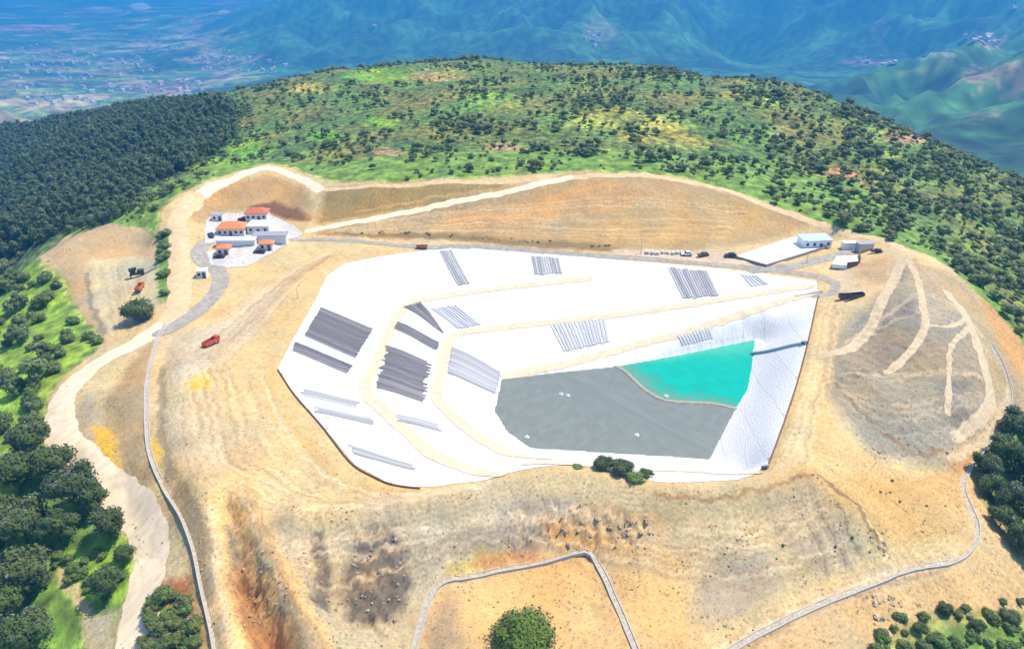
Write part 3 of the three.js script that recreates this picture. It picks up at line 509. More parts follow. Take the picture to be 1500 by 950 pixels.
const MAT = {
  gravel: grained(222, 202, 170, 0.09, 31), dirt: grained(202, 175, 134, 0.11, 27, 0.95, 2), spoil: grained(190, 171, 138, 0.12, 17, 0.95, 9), asphalt: grained(152, 146, 134, 0.16, 29, 0.9, 3), concrete: grained(186, 182, 176, 0.16, 19, 0.85, 4),
  channel: grained(170, 160, 144, 0.2, 13, 0.9, 5), wall: std(0.44, 0.415, 0.37), berm: grained(204, 187, 158, 0.1, 21, 0.95, 6), slab: std(0.78, 0.8, 0.78, 0.7), silt: grained(150, 144, 128, 0.15, 15, 0.95, 7),
  dark: std(0.05, 0.05, 0.055, 0.6), black: std(0.02, 0.02, 0.022, 0.5), white: std(0.78, 0.78, 0.76, 0.6), steel: std(0.42, 0.44, 0.47, 0.4, { metalness: 0.4 }), glass: std(0.03, 0.045, 0.06, 0.12),
  tile: std(0.62, 0.21, 0.07, 0.8), tileRed: std(0.52, 0.14, 0.07, 0.8), render: std(0.72, 0.7, 0.64, 0.85), roofGrey: std(0.28, 0.3, 0.33, 0.6), blueRoof: std(0.42, 0.5, 0.6, 0.6), red: std(0.55, 0.07, 0.03, 0.4), orange: std(0.6, 0.15, 0.03, 0.4), blue: std(0.06, 0.09, 0.34, 0.35), tyre: std(0.02, 0.02, 0.02, 0.9), wood: std(0.16, 0.1, 0.06, 0.9), edge: std(0.3, 0.26, 0.25, 0.9),
};
// ---- roads and tracks
const road = (name, label, mat, hw, rough, off, uv) => struct(name, drape(lineSD(smoothLine(WP(uv)), hw, rough), off), mat, label);
road('gravel_road', 'wide cream gravel road winding past the wood', MAT.gravel, 4.1, 0.45, 0.06, [[185, 1040], [198, 930], [214, 850], [221, 800], [205, 757], [165, 717], [122, 677], [92, 642], [86, 602], [102, 567], [142, 532], [192, 507], [238, 478]]);
road('dirt_road', 'broad sandy road climbing from the junction to the hilltop bend', MAT.dirt, 3.9, 0.5, 0.07, [[252, 466], [262, 440], [262, 400], [262, 350], [260, 318], [285, 289]]);
road('dirt_road', 'narrow cream track over the hilltop above the site buildings', MAT.gravel, 2.4, 0.4, 0.06, [[278, 294], [300, 280], [345, 261], [390, 246], [430, 258], [466, 278]]);
road('dirt_road', 'pale track slanting up the brown cut slope', MAT.gravel, 1.7, 0.35, 0.06, [[452, 338], [560, 318], [680, 293], [790, 269], [835, 260]]);
road('dirt_road', 'pale track along the top of the brown cut slope', MAT.dirt, 1.9, 0.5, 0.05, [[835, 260], [900, 257], [960, 259], [1020, 269], [1100, 292], [1180, 321], [1250, 344], [1310, 358], [1340, 372]]);
road('dirt_road', 'thin track between the hilltop bend and the cut slope', MAT.dirt, 1.2, 0.3, 0.05, [[466, 278], [520, 275], [600, 272], [700, 267], [790, 262], [835, 260]]);
road('dirt_road', 'pale track falling from the hilltop knob toward the liner rim', MAT.spoil, 1.7, 0.3, 0.06, [[1325, 372], [1312, 405], [1290, 445], [1272, 485], [1240, 512], [1205, 522]]);
road('dirt_road', 'pale zigzag track down the middle of the grey spoil slope', MAT.spoil, 1.15, 0.25, 0.07, [[1327, 374], [1345, 410], [1352, 445], [1357, 472], [1345, 500], [1322, 528], [1300, 545]]);
road('dirt_road', 'pale track along the outer shoulder of the grey spoil slope', MAT.spoil, 1.5, 0.35, 0.06, [[1388, 428], [1412, 458], [1432, 505], [1447, 555], [1452, 590], [1432, 616], [1400, 640]]);
road('dirt_road', 'short pale cross track linking the tracks on the spoil slope', MAT.spoil, 0.8, 0.3, 0.08, [[1357, 476], [1390, 478], [1415, 468]]);
road('dirt_road', 'pale track fading down the lower spoil slope', MAT.spoil, 0.8, 0.35, 0.08, [[1420, 480], [1394, 508], [1390, 560], [1388, 605]]);
road('asphalt_road', 'grey asphalt service road along the upper rim with a turning loop', MAT.asphalt, 1.6, 0.15, 0.09, [[420, 349], [470, 351], [540, 355], [610, 361], [700, 361], [800, 369], [900, 376], [1000, 383], [1100, 392], [1175, 401], [1210, 408], [1224, 417], [1216, 430], [1196, 434]]);
road('asphalt_road', 'curving grey asphalt road from the junction up to the buildings', MAT.asphalt, 2.9, 0.15, 0.1, [[236, 487], [262, 474], [290, 455], [315, 430], [323, 405], [312, 392], [296, 384], [291, 370], [300, 357], [320, 350], [370, 349], [425, 349]]);
road('asphalt_road', 'grey spur road beside the white slab', MAT.asphalt, 2.4, 0.15, 0.1, [[1105, 396], [1150, 391], [1200, 381], [1255, 367]]);
// ---- concrete channels
function channel(name, label, uv, hw) {
  const P = smoothLine(WP(uv), 1.6), g = thing(name, label, 'drain', [0, 0, 0], 0);
  mesh('channel_bed', sweep(P, [[-hw, 0.1], [hw, 0.1]]), MAT.channel, g);
  for (const s of [-1, 1]) mesh('kerb', sweep(P, [[s * (hw + 0.2), -0.5], [s * (hw + 0.2), 0.3], [s * hw, 0.3], [s * hw, 0.02]].slice()), MAT.wall, g);
}
channel('drainage_channel', 'long grey concrete channel between the gravel road and the sandy pad', [[242, 474], [226, 512], [216, 555], [214, 610], [219, 662], [237, 707], [263, 750], [283, 800], [296, 860], [312, 930], [322, 1000]], 0.42);
channel('drainage_channel', 'angular grey concrete channel around the round bush platform', [[585, 1020], [612, 930], [640, 858], [700, 843], [800, 822], [850, 808], [866, 810], [880, 834], [905, 888], [940, 970], [955, 1010]], 0.5);
channel('drainage_channel', 'grey concrete channel below the tracked slope bending past the dark trees', [[1035, 975], [1100, 935], [1180, 895], [1250, 866], [1340, 832], [1400, 820], [1424, 800], [1432, 775], [1422, 745], [1411, 718], [1418, 690], [1442, 655], [1468, 618], [1480, 585], [1472, 545], [1452, 505]], 0.55);
// ---- the white liner: welded panels laid over the basin
const fold = grit.clone(); fold.repeat.set(1 / 9, 1 / 34); fold.needsUpdate = true;
const linerMat = [0, 1, 2].map(k => std(0.71 - k * 0.02, 0.7 - k * 0.017, 0.69 - k * 0.014, 0.6, { bumpMap: fold, bumpScale: 0.16 }));
const liner = thing('geomembrane_liner', 'huge white plastic liner covering the terraced landfill basin', 'liner');
{
  const rot = 0.12, cr = Math.cos(rot), sr = Math.sin(rot), P = 7.2, bx = rimSD.box;
  for (let k = Math.floor(bx[0] / P) - 6; k <= bx[1] / P + 6; k++) {
    const f = (x, z) => Math.max(rimSD(x, z), Math.abs(x * cr + (z + 220) * sr - k * P) - P / 2 + 0.02);
    const cx = k * P / cr; f.box = [Math.max(bx[0], cx - P - 14), Math.min(bx[1], cx + P + 14), bx[2], bx[3]]; if (f.box[0] >= f.box[1]) continue;
    const g = drape(f, 0.08 + (k & 1 ? 0.012 : 0)); if (g) { const m = mesh('panel', g, linerMat[((k % 3) + 3) % 3], liner); }
  }
}
// soil covered benches and ramps on the liner
function bench(label, hw, uv) { const g = drape(lineSD(smoothLine(WP(uv)), hw, 0.3), 0.2); return tag(mesh('bench_track', g, MAT.berm), label, 'track'); }
bench('cream bench track curving around the upper left terrace of the white liner', 1.9, [[862, 408], [780, 417], [700, 427], [640, 436], [602, 445], [583, 462], [570, 490], [552, 532], [536, 560], [536, 576], [560, 600], [595, 632], [640, 670], [690, 690], [730, 695]]);
bench('cream bench track looping past the striped grey sheets to the lower terrace', 1.75, [[1188, 419], [1100, 432], [1000, 448], [900, 462], [800, 473], [720, 482], [668, 491], [655, 510], [645, 550], [640, 582], [660, 606], [690, 632], [740, 662], [800, 672]]);
bench('sandy ramp running from the turning loop down to the grey pond', 1.8, [[1196, 428], [1130, 447], [1060, 468], [1000, 488], [940, 503], [900, 515], [840, 530], [742, 551]]);
bench('faint cream track along the foot of the near liner slope', 1.2, [[770, 680], [880, 684], [1000, 690], [1110, 692]]);
// ---- ponds
{
  const ring = lakeUV.map(([u, v]) => xz(atH(u, v, LAKE_H)));
  const div = smoothLine([[896, 534], [915, 544], [932, 560], [950, 575], [975, 587], [1010, 590], [1045, 592], [1082, 600]].map(([u, v]) => xz(atH(u, v, LAKE_H))), 1.5);
  const flat = (P, y, name, mat, label) => {
    const s = new THREE.Shape(P.map(p => new THREE.Vector2(p[0], -p[1]))), g = new THREE.ShapeGeometry(s); g.rotateX(-Math.PI / 2); g.translate(0, y, 0); struct(name, g, mat, label);
  };
  const q = ([u, v]) => xz(atH(u, v, LAKE_H));
  const grey = [[733, 555], [820, 545], [892, 536]].map(q).concat(div, [[1060, 636], [1041, 674], [960, 669], [860, 663], [775, 657], [741, 633], [723, 602]].map(q));
  const teal = [[1108, 496], [1103, 540], [1097, 571]].map(q).concat(div.slice().reverse(), [[900, 536], [1000, 518]].map(q));
  const murk = new THREE.MeshPhysicalMaterial({ map: grainTex(116, 122, 112, 0.08, 60, 8), roughness: 0.32, bumpMap: grit, bumpScale: 0.004 });
  flat(grey, LAKE_H + 0.1, 'pond_water', murk, 'murky grey leachate pond on the basin floor');
  // turquoise water carries grey silt stirred up along the bank
  const S = 512, d = new Uint8Array(S * S * 4), tb = [Math.min(...teal.map(p => p[0])), Math.max(...teal.map(p => p[0])), Math.min(...teal.map(p => p[1])), Math.max(...teal.map(p => p[1]))];
  const dd = lineSD(div, 0);
  for (let j = 0; j < S; j++) for (let i = 0; i < S; i++) {
    const x = lerp(tb[0], tb[1], i / S), z = lerp(tb[2], tb[3], j / S), w = fbm(x * 0.16, z * 0.16, 5), silt = clamp(sstep(11, 0.5, dd(x, z) + w * 4 + Math.max(0, x - 48) * 0.14), 0, 1) * (0.75 + 0.5 * n2(x * 0.8, z * 0.8) * 0.5);
    const o = (j * S + i) * 4, k = 1 + 0.05 * w; d[o] = lerp(4, 124, silt) * k; d[o + 1] = lerp(162, 138, silt) * k; d[o + 2] = lerp(138, 112, silt) * k; d[o + 3] = 255;
  }
  const tt = new THREE.DataTexture(d, S, S); tt.colorSpace = THREE.SRGBColorSpace; tt.magFilter = THREE.LinearFilter; tt.needsUpdate = true; tt.repeat.set(1 / (tb[1] - tb[0]), -1 / (tb[3] - tb[2])); tt.offset.set(-tb[0] / (tb[1] - tb[0]), -tb[2] / (tb[3] - tb[2])); tt.wrapS = tt.wrapT = THREE.ClampToEdgeWrapping;
  flat(teal, LAKE_H + 0.12, 'pond_water', new THREE.MeshPhysicalMaterial({ map: tt, roughness: 0.22, bumpMap: grit, bumpScale: 0.004 }), 'bright turquoise pond beside the grey pond');
  // low bund between the two
  const bund = [[-1.3, -0.5], [-0.6, 0.25], [0.5, 0.28], [1.2, -0.5]];
  tag(mesh('bund', sweep(div, bund, 0.1, false, () => LAKE_H), MAT.silt), 'low curved silt bund dividing the grey and turquoise ponds', 'bund');
  const buoyG = join(new THREE.TorusGeometry(0.5, 0.16, 6, 14).rotateX(Math.PI / 2), new THREE.SphereGeometry(0.32, 10, 8).translate(0, 0.3, 0));
  for (const [u, v] of [[832, 580], [933, 638], [772, 641], [822, 578]]) { const p = q([u, v]), b = mesh('float', buoyG, MAT.white); b.position.set(p[0], LAKE_H + 0.22, p[1]); tag(b, 'small white ring float on the grey pond', 'float', 'floats on the grey pond'); }
  const b = mesh('float', buoyG, MAT.white), p = q([976, 581]); b.position.set(p[0], LAKE_H + 0.24, p[1]); tag(b, 'small white ring float at the edge of the turquoise water', 'float');
}
// ---- sheets of ballast strips on the slopes
const stripMat = [std(0.17, 0.162, 0.17, 0.9), std(0.22, 0.21, 0.215, 0.9), std(0.14, 0.134, 0.14, 0.9)], paleStrip = [std(0.33, 0.335, 0.345, 0.9), std(0.4, 0.405, 0.41, 0.9), std(0.28, 0.285, 0.295, 0.9)], faintStrip = [std(0.42, 0.43, 0.45, 0.9), std(0.47, 0.48, 0.5, 0.9)];
function strips(label, mats, fillPart, width, a0, a1, b0, b1, ragged = 0.02) {       // strips run from the edge a0-a1 to the edge b0-b1
  const A0 = W(...a0), A1 = W(...a1), B0 = W(...b0), B1 = W(...b1), r = rngOf(Math.round(a0[0] * 7 + a0[1]));
  const n = Math.max(2, Math.round(Math.hypot(A1[0] - A0[0], A1[1] - A0[1]) / width)), g = thing('ballast_sheet', label, 'ground sheet');
  for (let k = 0; k < n; k++) {
    const t = (k + 0.5) / n, s0 = r() * ragged, s1 = 1 - r() * ragged, a = [lerp(A0[0], A1[0], t), lerp(A0[1], A1[1], t)], b = [lerp(B0[0], B1[0], t), lerp(B0[1], B1[1], t)];
    const len = Math.hypot(b[0] - a[0], b[1] - a[1]), m = Math.max(3, Math.round(len / 2)), w = width * fillPart / 2 * (0.85 + 0.3 * r());
    const P = Array.from({ length: m + 1 }, (_, i) => { const q = lerp(s0, s1, i / m), j = (r() - 0.5) * 0.16; return [lerp(a[0], b[0], q) - (b[1] - a[1]) / len * j, lerp(a[1], b[1], q) + (b[0] - a[0]) / len * j]; });
    mesh('strip', sweep(P, [[-w, -0.1], [-w * 0.8, 0.16], [w * 0.8, 0.16], [w, -0.1]], 0.16), mats[Math.floor(r() * mats.length)], g);
  }
}
strips('large dark grey striped sheet between the left liner edge and the bench', stripMat, 0.86, 1.0, [470, 450], [445, 492], [547, 482], [521, 525]);
strips('narrow dark grey striped sheet below the large one on the upper terrace', stripMat, 0.82, 1.0, [432, 501], [427, 514], [517, 536], [509, 548]);
strips('dark grey triangular striped sheet tapering to the inner bench bend', stripMat, 0.84, 0.9, [615, 442], [590, 450], [650, 489], [632, 475]);
strips('dark grey striped band between two white gaps on the inner terrace', stripMat, 0.84, 1.0, [582, 471], [577, 482], [644, 502], [640, 514]);
strips('largest dark grey striped sheet with ragged edge on the inner terrace', stripMat, 0.86, 1.0, [563, 506], [547, 568], [634, 533], [622, 590], 0.12);
strips('pale grey striped sheet between inner bench and the grey pond', paleStrip, 0.93, 0.95, [662, 508], [655, 547], [733, 545], [726, 577]);
strips('pale grey striped band nearest the left corner of the liner', paleStrip, 0.93, 0.95, [437, 569], [440, 579], [530, 590], [526, 598], 0.1);
strips('second pale grey striped band below the left corner of the liner', paleStrip, 0.93, 0.95, [458, 595], [461, 604], [552, 614], [549, 623], 0.1);
strips('short pale grey striped band between the two bench tracks', paleStrip, 0.93, 0.95, [578, 608], [582, 618], [644, 623], [649, 634], 0.1);
strips('pale grey striped band beside the lowest liner edge', paleStrip, 0.93, 0.95, [507, 650], [514, 664], [606, 682], [612, 690], 0.1);
strips('grey striped band running down the far slope near the red machine', paleStrip, 0.93, 0.95, [643, 367], [662, 366], [671, 419], [689, 416]);
strips('grey striped sheet on the far slope above the bench end', paleStrip, 0.93, 0.95, [778, 374], [818, 377], [784, 404], [824, 402], 0.08);
strips('grey striped sheet on the far slope above the ramp', paleStrip, 0.93, 0.95, [978, 391], [1036, 396], [1002, 440], [1055, 434], 0.06);
strips('faint white striped sheet above the sandy ramp', faintStrip, 0.8, 1.2, [805, 477], [886, 466], [826, 516], [893, 502], 0.05);
strips('faint white striped sheet near the turning loop on the liner', faintStrip, 0.8, 1.2, [1085, 402], [1110, 404], [1100, 420], [1128, 417], 0.05);
strips('faint white striped sheet between the ramp and the turquoise pond', faintStrip, 0.8, 1.2, [990, 492], [1040, 480], [1000, 508], [1046, 497], 0.05);
strips('faint white striped sheet on the inner terrace corner', faintStrip, 0.8, 1.2, [630, 452], [668, 446], [672, 482], [706, 476], 0.05);
// ---- pipes along the liner edge and across to the pond
function pipe(name, label, uv, r, mat, lift, hEnd) {
  const P = smoothLine(WP(uv), 1.5), pts = P.map((p, i) => V3(p, lift + (hEnd ? 0 : 0)));
  return tag(mesh(name, new THREE.TubeGeometry(new THREE.CatmullRomCurve3(pts), pts.length, r, 7), mat), label, 'pipe');
}
pipe('header_pipe', 'dark pipe laid along the lower left rim of the liner', [[407, 542], [430, 577], [470, 623], [519, 683], [545, 698], [570, 709], [615, 716]], 0.24, MAT.wood, 0.2);
pipe('header_pipe', 'dark pipe laid along the rim beside the sandy strip', [[1199, 434], [1184, 502], [1168, 562], [1148, 622], [1123, 688]], 0.17, MAT.wood, 0.2);
pipe('suction_pipe', 'grey pipe running from the turquoise pond up to the rim', [[1100, 519], [1140, 512], [1183, 504]], 0.42, MAT.steel, 0.45);
pipe('header_pipe', 'short dark pipe at the turning loop beside the ramp top', [[1166, 434], [1185, 431], [1205, 428]], 0.3, MAT.steel, 0.35);
for (const [u, v, l] of [[1178, 504, 'small dark pump on the rim at the pipe end'], [1121, 687, 'small dark pump at the near corner of the liner']]) {
  const p = W(u, v), g = thing('pump', l, 'pump', [p[0], H(...p) + 0.05, p[1]], 0.4);
  mesh('skid', box(2, 0.2, 1.1, 0, 0.1, 0), MAT.steel, g); mesh('motor', new THREE.CylinderGeometry(0.42, 0.42, 1.1, 12).rotateZ(Math.PI / 2).translate(-0.35, 0.65, 0), MAT.dark, g); mesh('volute', new THREE.TorusGeometry(0.36, 0.2, 8, 14).translate(0.55, 0.65, 0), MAT.steel, g);
}
// ---------------------------------------------------------------- yards and slabs
const flatPad = (P, top, depth) => { const s = new THREE.Shape(P.map(p => new THREE.Vector2(p[0], -p[1]))), g = new THREE.ExtrudeGeometry(s, { depth, bevelEnabled: false }); g.rotateX(-Math.PI / 2); g.translate(0, top - depth, 0); return g; };
const maxH = P => Math.max(...P.map(p => H(p[0], p[1])));
struct('yard_pavement', drape(polySD(WP([[302, 322], [318, 312], [395, 314], [425, 328], [445, 343], [420, 350], [330, 352], [300, 356]])), 0.12), MAT.concrete, 'pale concrete yard around the orange roofed buildings');
struct('yard_pavement', drape(polySD(WP([[302, 368], [345, 360], [405, 358], [425, 356], [392, 374], [360, 391], [330, 392], [308, 388]])), 0.13), MAT.concrete, 'pale concrete apron in front of the small red sheds');
{
  const P = WP([[1076, 377], [1160, 348], [1212, 349], [1216, 362], [1122, 391]]), top = maxH(P) + 0.25, g = thing('concrete_slab', 'large white concrete slab with low dark walls beside the service road', 'slab');
  mesh('deck', flatPad(P, top, 2.4), MAT.slab, g);
  const edge = smoothLine([P[0], P[4]], 3), edge2 = smoothLine([P[4], P[3]], 3);
  for (const e of [edge, edge2]) mesh('edge_wall', sweep(e, [[-0.16, -2.2], [-0.16, 0.55], [0.16, 0.55], [0.16, -2.2]], 0, false, () => top), MAT.edge, g);
  const Q = WP([[1218, 394], [1224, 383], [1258, 377], [1258, 387], [1240, 394]]), t2 = maxH(Q) + 0.15, s = thing('concrete_slab', 'small white concrete pad with a dark end wall near the turning loop', 'slab');
  mesh('deck', flatPad(Q, t2, 1.6), MAT.slab, s); mesh('end_wall', sweep(smoothLine([Q[2], Q[3], Q[4]], 2), [[-0.15, -1], [-0.15, 1.3], [0.15, 1.3], [0.15, -1]], 0, false, () => t2), MAT.wood, s);
}
// ---------------------------------------------------------------- buildings
function hip(w, d, h, over, ridge) {                      // hipped roof with a real ridge and eaves thickness
  const a = w / 2 + over, b = d / 2 + over, r = ridge / 2, v = [[-a, 0, b], [a, 0, b], [a, 0, -b], [-a, 0, -b], [-r, h, 0], [r, h, 0]];
  const t = [[0, 1, 5], [0, 5, 4], [1, 2, 5], [2, 3, 4], [2, 4, 5], [3, 0, 4], [0, 3, 2], [0, 2, 1]], pos = [];
  for (const q of t) for (const k of q) pos.push(...v[k]);
  const g = new THREE.BufferGeometry(); g.setAttribute('position', new THREE.Float32BufferAttribute(pos, 3)); g.setAttribute('uv', new THREE.Float32BufferAttribute(new Array(pos.length / 3 * 2).fill(0), 2)); g.computeVertexNormals(); return join(g, box(2 * a, 0.18, 2 * b, 0, -0.1, 0));
}
const winG = new THREE.BoxGeometry(1.15, 1.15, 0.1), frameG = new THREE.BoxGeometry(1.4, 1.4, 0.06), doorG = new THREE.BoxGeometry(1.2, 2.15, 0.12);
function building(name, label, u, v, w, d, h, turn, roof, roofMat, wallMat, nWin = 3) {
  const p = W(u, v), y = H(...p), g = thing(name, label, 'building', [p[0], y, p[1]], turn);
  mesh('wall', box(w, h + 1.2, d, 0, h / 2 - 0.6, 0), wallMat, g);
  if (roof === 'hip') mesh('roof', hip(w, d, Math.min(w, d) * 0.28, 0.5, Math.max(0.4, w - d)).translate(0, h + 0.2, 0), roofMat, g);
  else if (roof === 'pent') mesh('roof', new THREE.BoxGeometry(w + 0.7, 0.22, d + 0.9).rotateX(0.07).translate(0, h + 0.25, 0), roofMat, g);
  else { mesh('roof', box(w + 0.3, 0.3, d + 0.3, 0, h + 0.15, 0), roofMat, g); }
  for (let k = 0; k < nWin; k++) { const x = (k + 0.5) / nWin * w - w / 2; if (k === Math.floor(nWin / 2)) { mesh('door', doorG, MAT.wood, g).position.set(x, 1.08, d / 2 + 0.02); continue; } const f = mesh('window', frameG, MAT.white, g); f.position.set(x, h * 0.55, d / 2 + 0.02); mesh('pane', winG, MAT.glass, f).position.z = 0.02; }
  return g;
}
building('office_building', 'white walled building with a broad bright orange hipped roof', 342, 341, 11, 7.5, 2.9, 0.03, 'hip', MAT.tile, MAT.render, 5);
building('workshop_building', 'white building with a dark red hipped roof under the cut bank', 378, 320, 9, 6.5, 3.2, 0.05, 'hip', MAT.tileRed, MAT.render, 4);
building('store_building', 'white flat roofed building between the orange and the grey roofs', 382, 338, 9, 7.5, 3.2, 0.02, 'flat', MAT.white, MAT.render, 3);
building('shed', 'long white flat roofed shed at the foot of the yard', 347, 360, 15, 3, 2.8, 0.02, 'pent', MAT.white, MAT.render, 0);
building('shed', 'long dark grey roofed shed beside the asphalt road', 397, 354, 13, 3.6, 3.2, 0.02, 'pent', MAT.roofGrey, MAT.render, 0);
building('hut', 'small hut with an orange roof on the pale apron below the white shed', 329, 371, 4.6, 4, 2.6, 0.04, 'hip', MAT.tile, MAT.render, 2);
building('hut', 'small hut with an orange roof below the grey roofed shed', 391, 364, 5.2, 3.4, 2.5, 0.02, 'hip', MAT.tile, MAT.render, 2);
building('hut', 'small pale grey hut at the back corner of the yard', 320, 322, 4.6, 3.2, 2.6, 0, 'flat', MAT.steel, MAT.white, 2);
building('gatehouse', 'tiny white gatehouse beside the curving asphalt road', 297, 405, 3.4, 3, 2.6, 0.1, 'flat', MAT.white, MAT.white, 2);
building('treatment_building', 'long building with a pale blue roof on the white slab', 1192, 360, 11.5, 6.5, 3.4, 0.12, 'pent', MAT.blueRoof, MAT.white, 4);
building('container', 'white container with pale roof near the hilltop edge', 1243, 364, 5.5, 2.6, 2.6, 0.1, 'flat', MAT.white, MAT.white, 0);
building('container', 'pale grey container beside the white container', 1266, 366, 6, 2.8, 2.8, 0.12, 'flat', MAT.steel, MAT.steel, 0);
// ---------------------------------------------------------------- vehicles
const wheelG = new THREE.CylinderGeometry(0.34, 0.34, 0.24, 14).rotateZ(Math.PI / 2), rimG = new THREE.CylinderGeometry(0.18, 0.18, 0.26, 10).rotateZ(Math.PI / 2);
function wheel(g, x, y, z, s = 1) { const w = mesh('wheel', wheelG, MAT.tyre, g); w.position.set(x, y, z); w.scale.setScalar(s); mesh('rim', rimG, MAT.steel, w); }
function side(P, w, bevel = 0.06) { const s = new THREE.Shape(P.map(p => new THREE.Vector2(p[0], p[1]))), g = new THREE.ExtrudeGeometry(s, { depth: w - 2 * bevel, bevelEnabled: true, bevelSize: bevel, bevelThickness: bevel, bevelSegments: 2, steps: 1 }); g.translate(0, 0, -w / 2 + bevel); g.rotateY(Math.PI / 2); return g; }
function car(label, u, v, turn, mat) {
  const p = W(u, v), g = thing('car', label, 'car', [p[0], H(...p) + 0.13, p[1]], turn);
  mesh('body', side([[-2.1, 0.35], [2.1, 0.35], [2.15, 0.75], [1.1, 0.95], [-1.9, 1.0], [-2.12, 0.85]], 1.75), mat, g);
  const c = mesh('cabin', side([[-1.75, 0.98], [1.05, 0.94], [0.35, 1.46], [-1.35, 1.46]], 1.5), MAT.glass, g); mesh('roof', side([[-1.3, 1.46], [0.32, 1.46], [0.22, 1.52], [-1.2, 1.52]], 1.42, 0.03), mat, c);
  for (const s of [-1, 1]) { wheel(g, s * 0.8, 0.34, -1.35); wheel(g, s * 0.8, 0.34, 1.3); mesh('headlight', box(0.34, 0.16, 0.08, s * 0.6, 0.7, -2.14), MAT.white, g); }
  return g;
}
const H2 = Math.PI / 2;
car('dark car parked next to the tip of the white slab', 1070, 376, H2, MAT.black);
car('dark brown car in the row above the service road', 1030, 375, H2 + 0.1, MAT.wood);
car('white car in the row above the service road', 1006, 374, H2, MAT.white);
car('dark car on the apron beside the small orange roofed hut', 321, 378, H2, MAT.black);
car('dark car on the apron beside the hut below the grey shed', 380, 371, H2, MAT.black);
car('dark car on the yard left of the orange roofed office', 309, 346, 0.6, MAT.dark);
car('dark car behind the orange roofed office', 356, 323, H2, MAT.black);
car('blue car in the shade of the round bush at the junction', 206, 470, H2 - 0.2, MAT.blue);
car('dark grey car at the hilltop edge beside the grey container', 1284, 370, H2 - 0.5, MAT.dark);
function tipper(label, u, v, turn, bedMat, cabMat, s = 1, name = 'tipper_truck') {
  const p = W(u, v), g = thing(name, label, 'truck', [p[0], H(...p) + 0.03, p[1]], turn); g.scale.setScalar(s);
  mesh('chassis', box(1.1, 0.3, 7.4, 0, 0.85, 0), MAT.black, g);
  const cab = mesh('cab', new RoundedBoxGeometry(2.4, 2.1, 1.9, 3, 0.18).translate(0, 2.0, -2.9), cabMat, g);
  mesh('windscreen', box(2.1, 0.85, 0.06, 0, 2.4, -3.87), MAT.glass, cab); for (const q of [-1, 1]) { mesh('side_window', box(0.05, 0.7, 1.0, q * 1.2, 2.4, -2.95), MAT.glass, cab); mesh('headlight', box(0.35, 0.22, 0.06, q * 0.85, 1.25, -3.87), MAT.white, cab); }
  const bed = mesh('tipper_body', side([[-4.0, 1.15], [1.7, 1.15], [1.85, 2.75], [1.7, 2.75], [1.55, 1.35], [-3.9, 1.35], [-4.0, 2.5], [-4.15, 2.5]], 2.4, 0.03), bedMat, g);
  for (const q of [-1, 1]) mesh('side_board', new THREE.BoxGeometry(0.1, 1.4, 5.6).translate(q * 1.18, 1.95, 1.15), bedMat, bed);
  mesh('load', new THREE.SphereGeometry(1, 14, 8, 0, 6.3, 0, 1.57).scale(1.05, 0.6, 2.5).translate(0, 1.5, 1.2), MAT.dark, bed);
  for (const q of [-1, 1]) for (const z of [-2.8, 1.5, 2.8]) wheel(g, q * 1.0, 0.52, z, 1.5);
  return g;
}
tipper('red tipper truck standing alone on the sandy pad', 310, 505, -0.42, MAT.red, MAT.red, 0.74);
tipper('orange truck beside the dark crusher on the quarry pad', 205, 424, 0.1, MAT.orange, MAT.orange, 0.72);
tipper('small red truck beside the asphalt road above the liner', 618, 364, H2, MAT.tileRed, MAT.red, 0.55);
{ // crusher
  const p = W(201, 405), g = thing('crusher', 'dark rock crusher with hopper and conveyor on the quarry pad', 'machine', [p[0], H(...p), p[1]], 0.3);
  mesh('frame', join(box(5, 0.3, 2.2, 0, 1.2, 0), box(0.3, 1.2, 0.3, -2.2, 0.6, 0.8), box(0.3, 1.2, 0.3, 2.2, 0.6, 0.8), box(0.3, 1.2, 0.3, -2.2, 0.6, -0.8), box(0.3, 1.2, 0.3, 2.2, 0.6, -0.8)), MAT.black, g);
  mesh('hopper', new THREE.CylinderGeometry(1.9, 0.9, 1.7, 4, 1, true).rotateY(Math.PI / 4).translate(-1.2, 2.4, 0), new THREE.MeshStandardMaterial({ color: 0x33302e, side: THREE.DoubleSide, roughness: 0.7 }), g);
  mesh('engine_housing', new RoundedBoxGeometry(2.2, 1.5, 1.9, 2, 0.12).translate(1.4, 2.1, 0), MAT.dark, g); mesh('conveyor', new THREE.BoxGeometry(6, 0.25, 0.9).rotateZ(0.38).translate(4.6, 1.7, 0), MAT.dark, g);
}
function skip(label, u, v, turn, mat) { const p = W(u, v), g = thing('skip', label, 'container', [p[0], H(...p), p[1]], turn); g.scale.setScalar(0.78); mesh('tub', side([[-3, 0.1], [3, 0.1], [3.4, 2.2], [3.25, 2.2], [2.9, 0.3], [-2.9, 0.3], [-3.25, 2.2], [-3.4, 2.2]], 2.4, 0.03), mat, g); for (const s of [-1, 1]) mesh('side_plate', box(0.08, 2.0, 6.2, s * 1.18, 1.1, 0), mat, g); }
skip('dark red open skip on the rim strip beyond the turning loop', 1240, 437, H2, MAT.rust || MAT.wood);
skip('dark grey open skip next to the dark red one', 1254, 436, H2 + 0.2, MAT.dark);
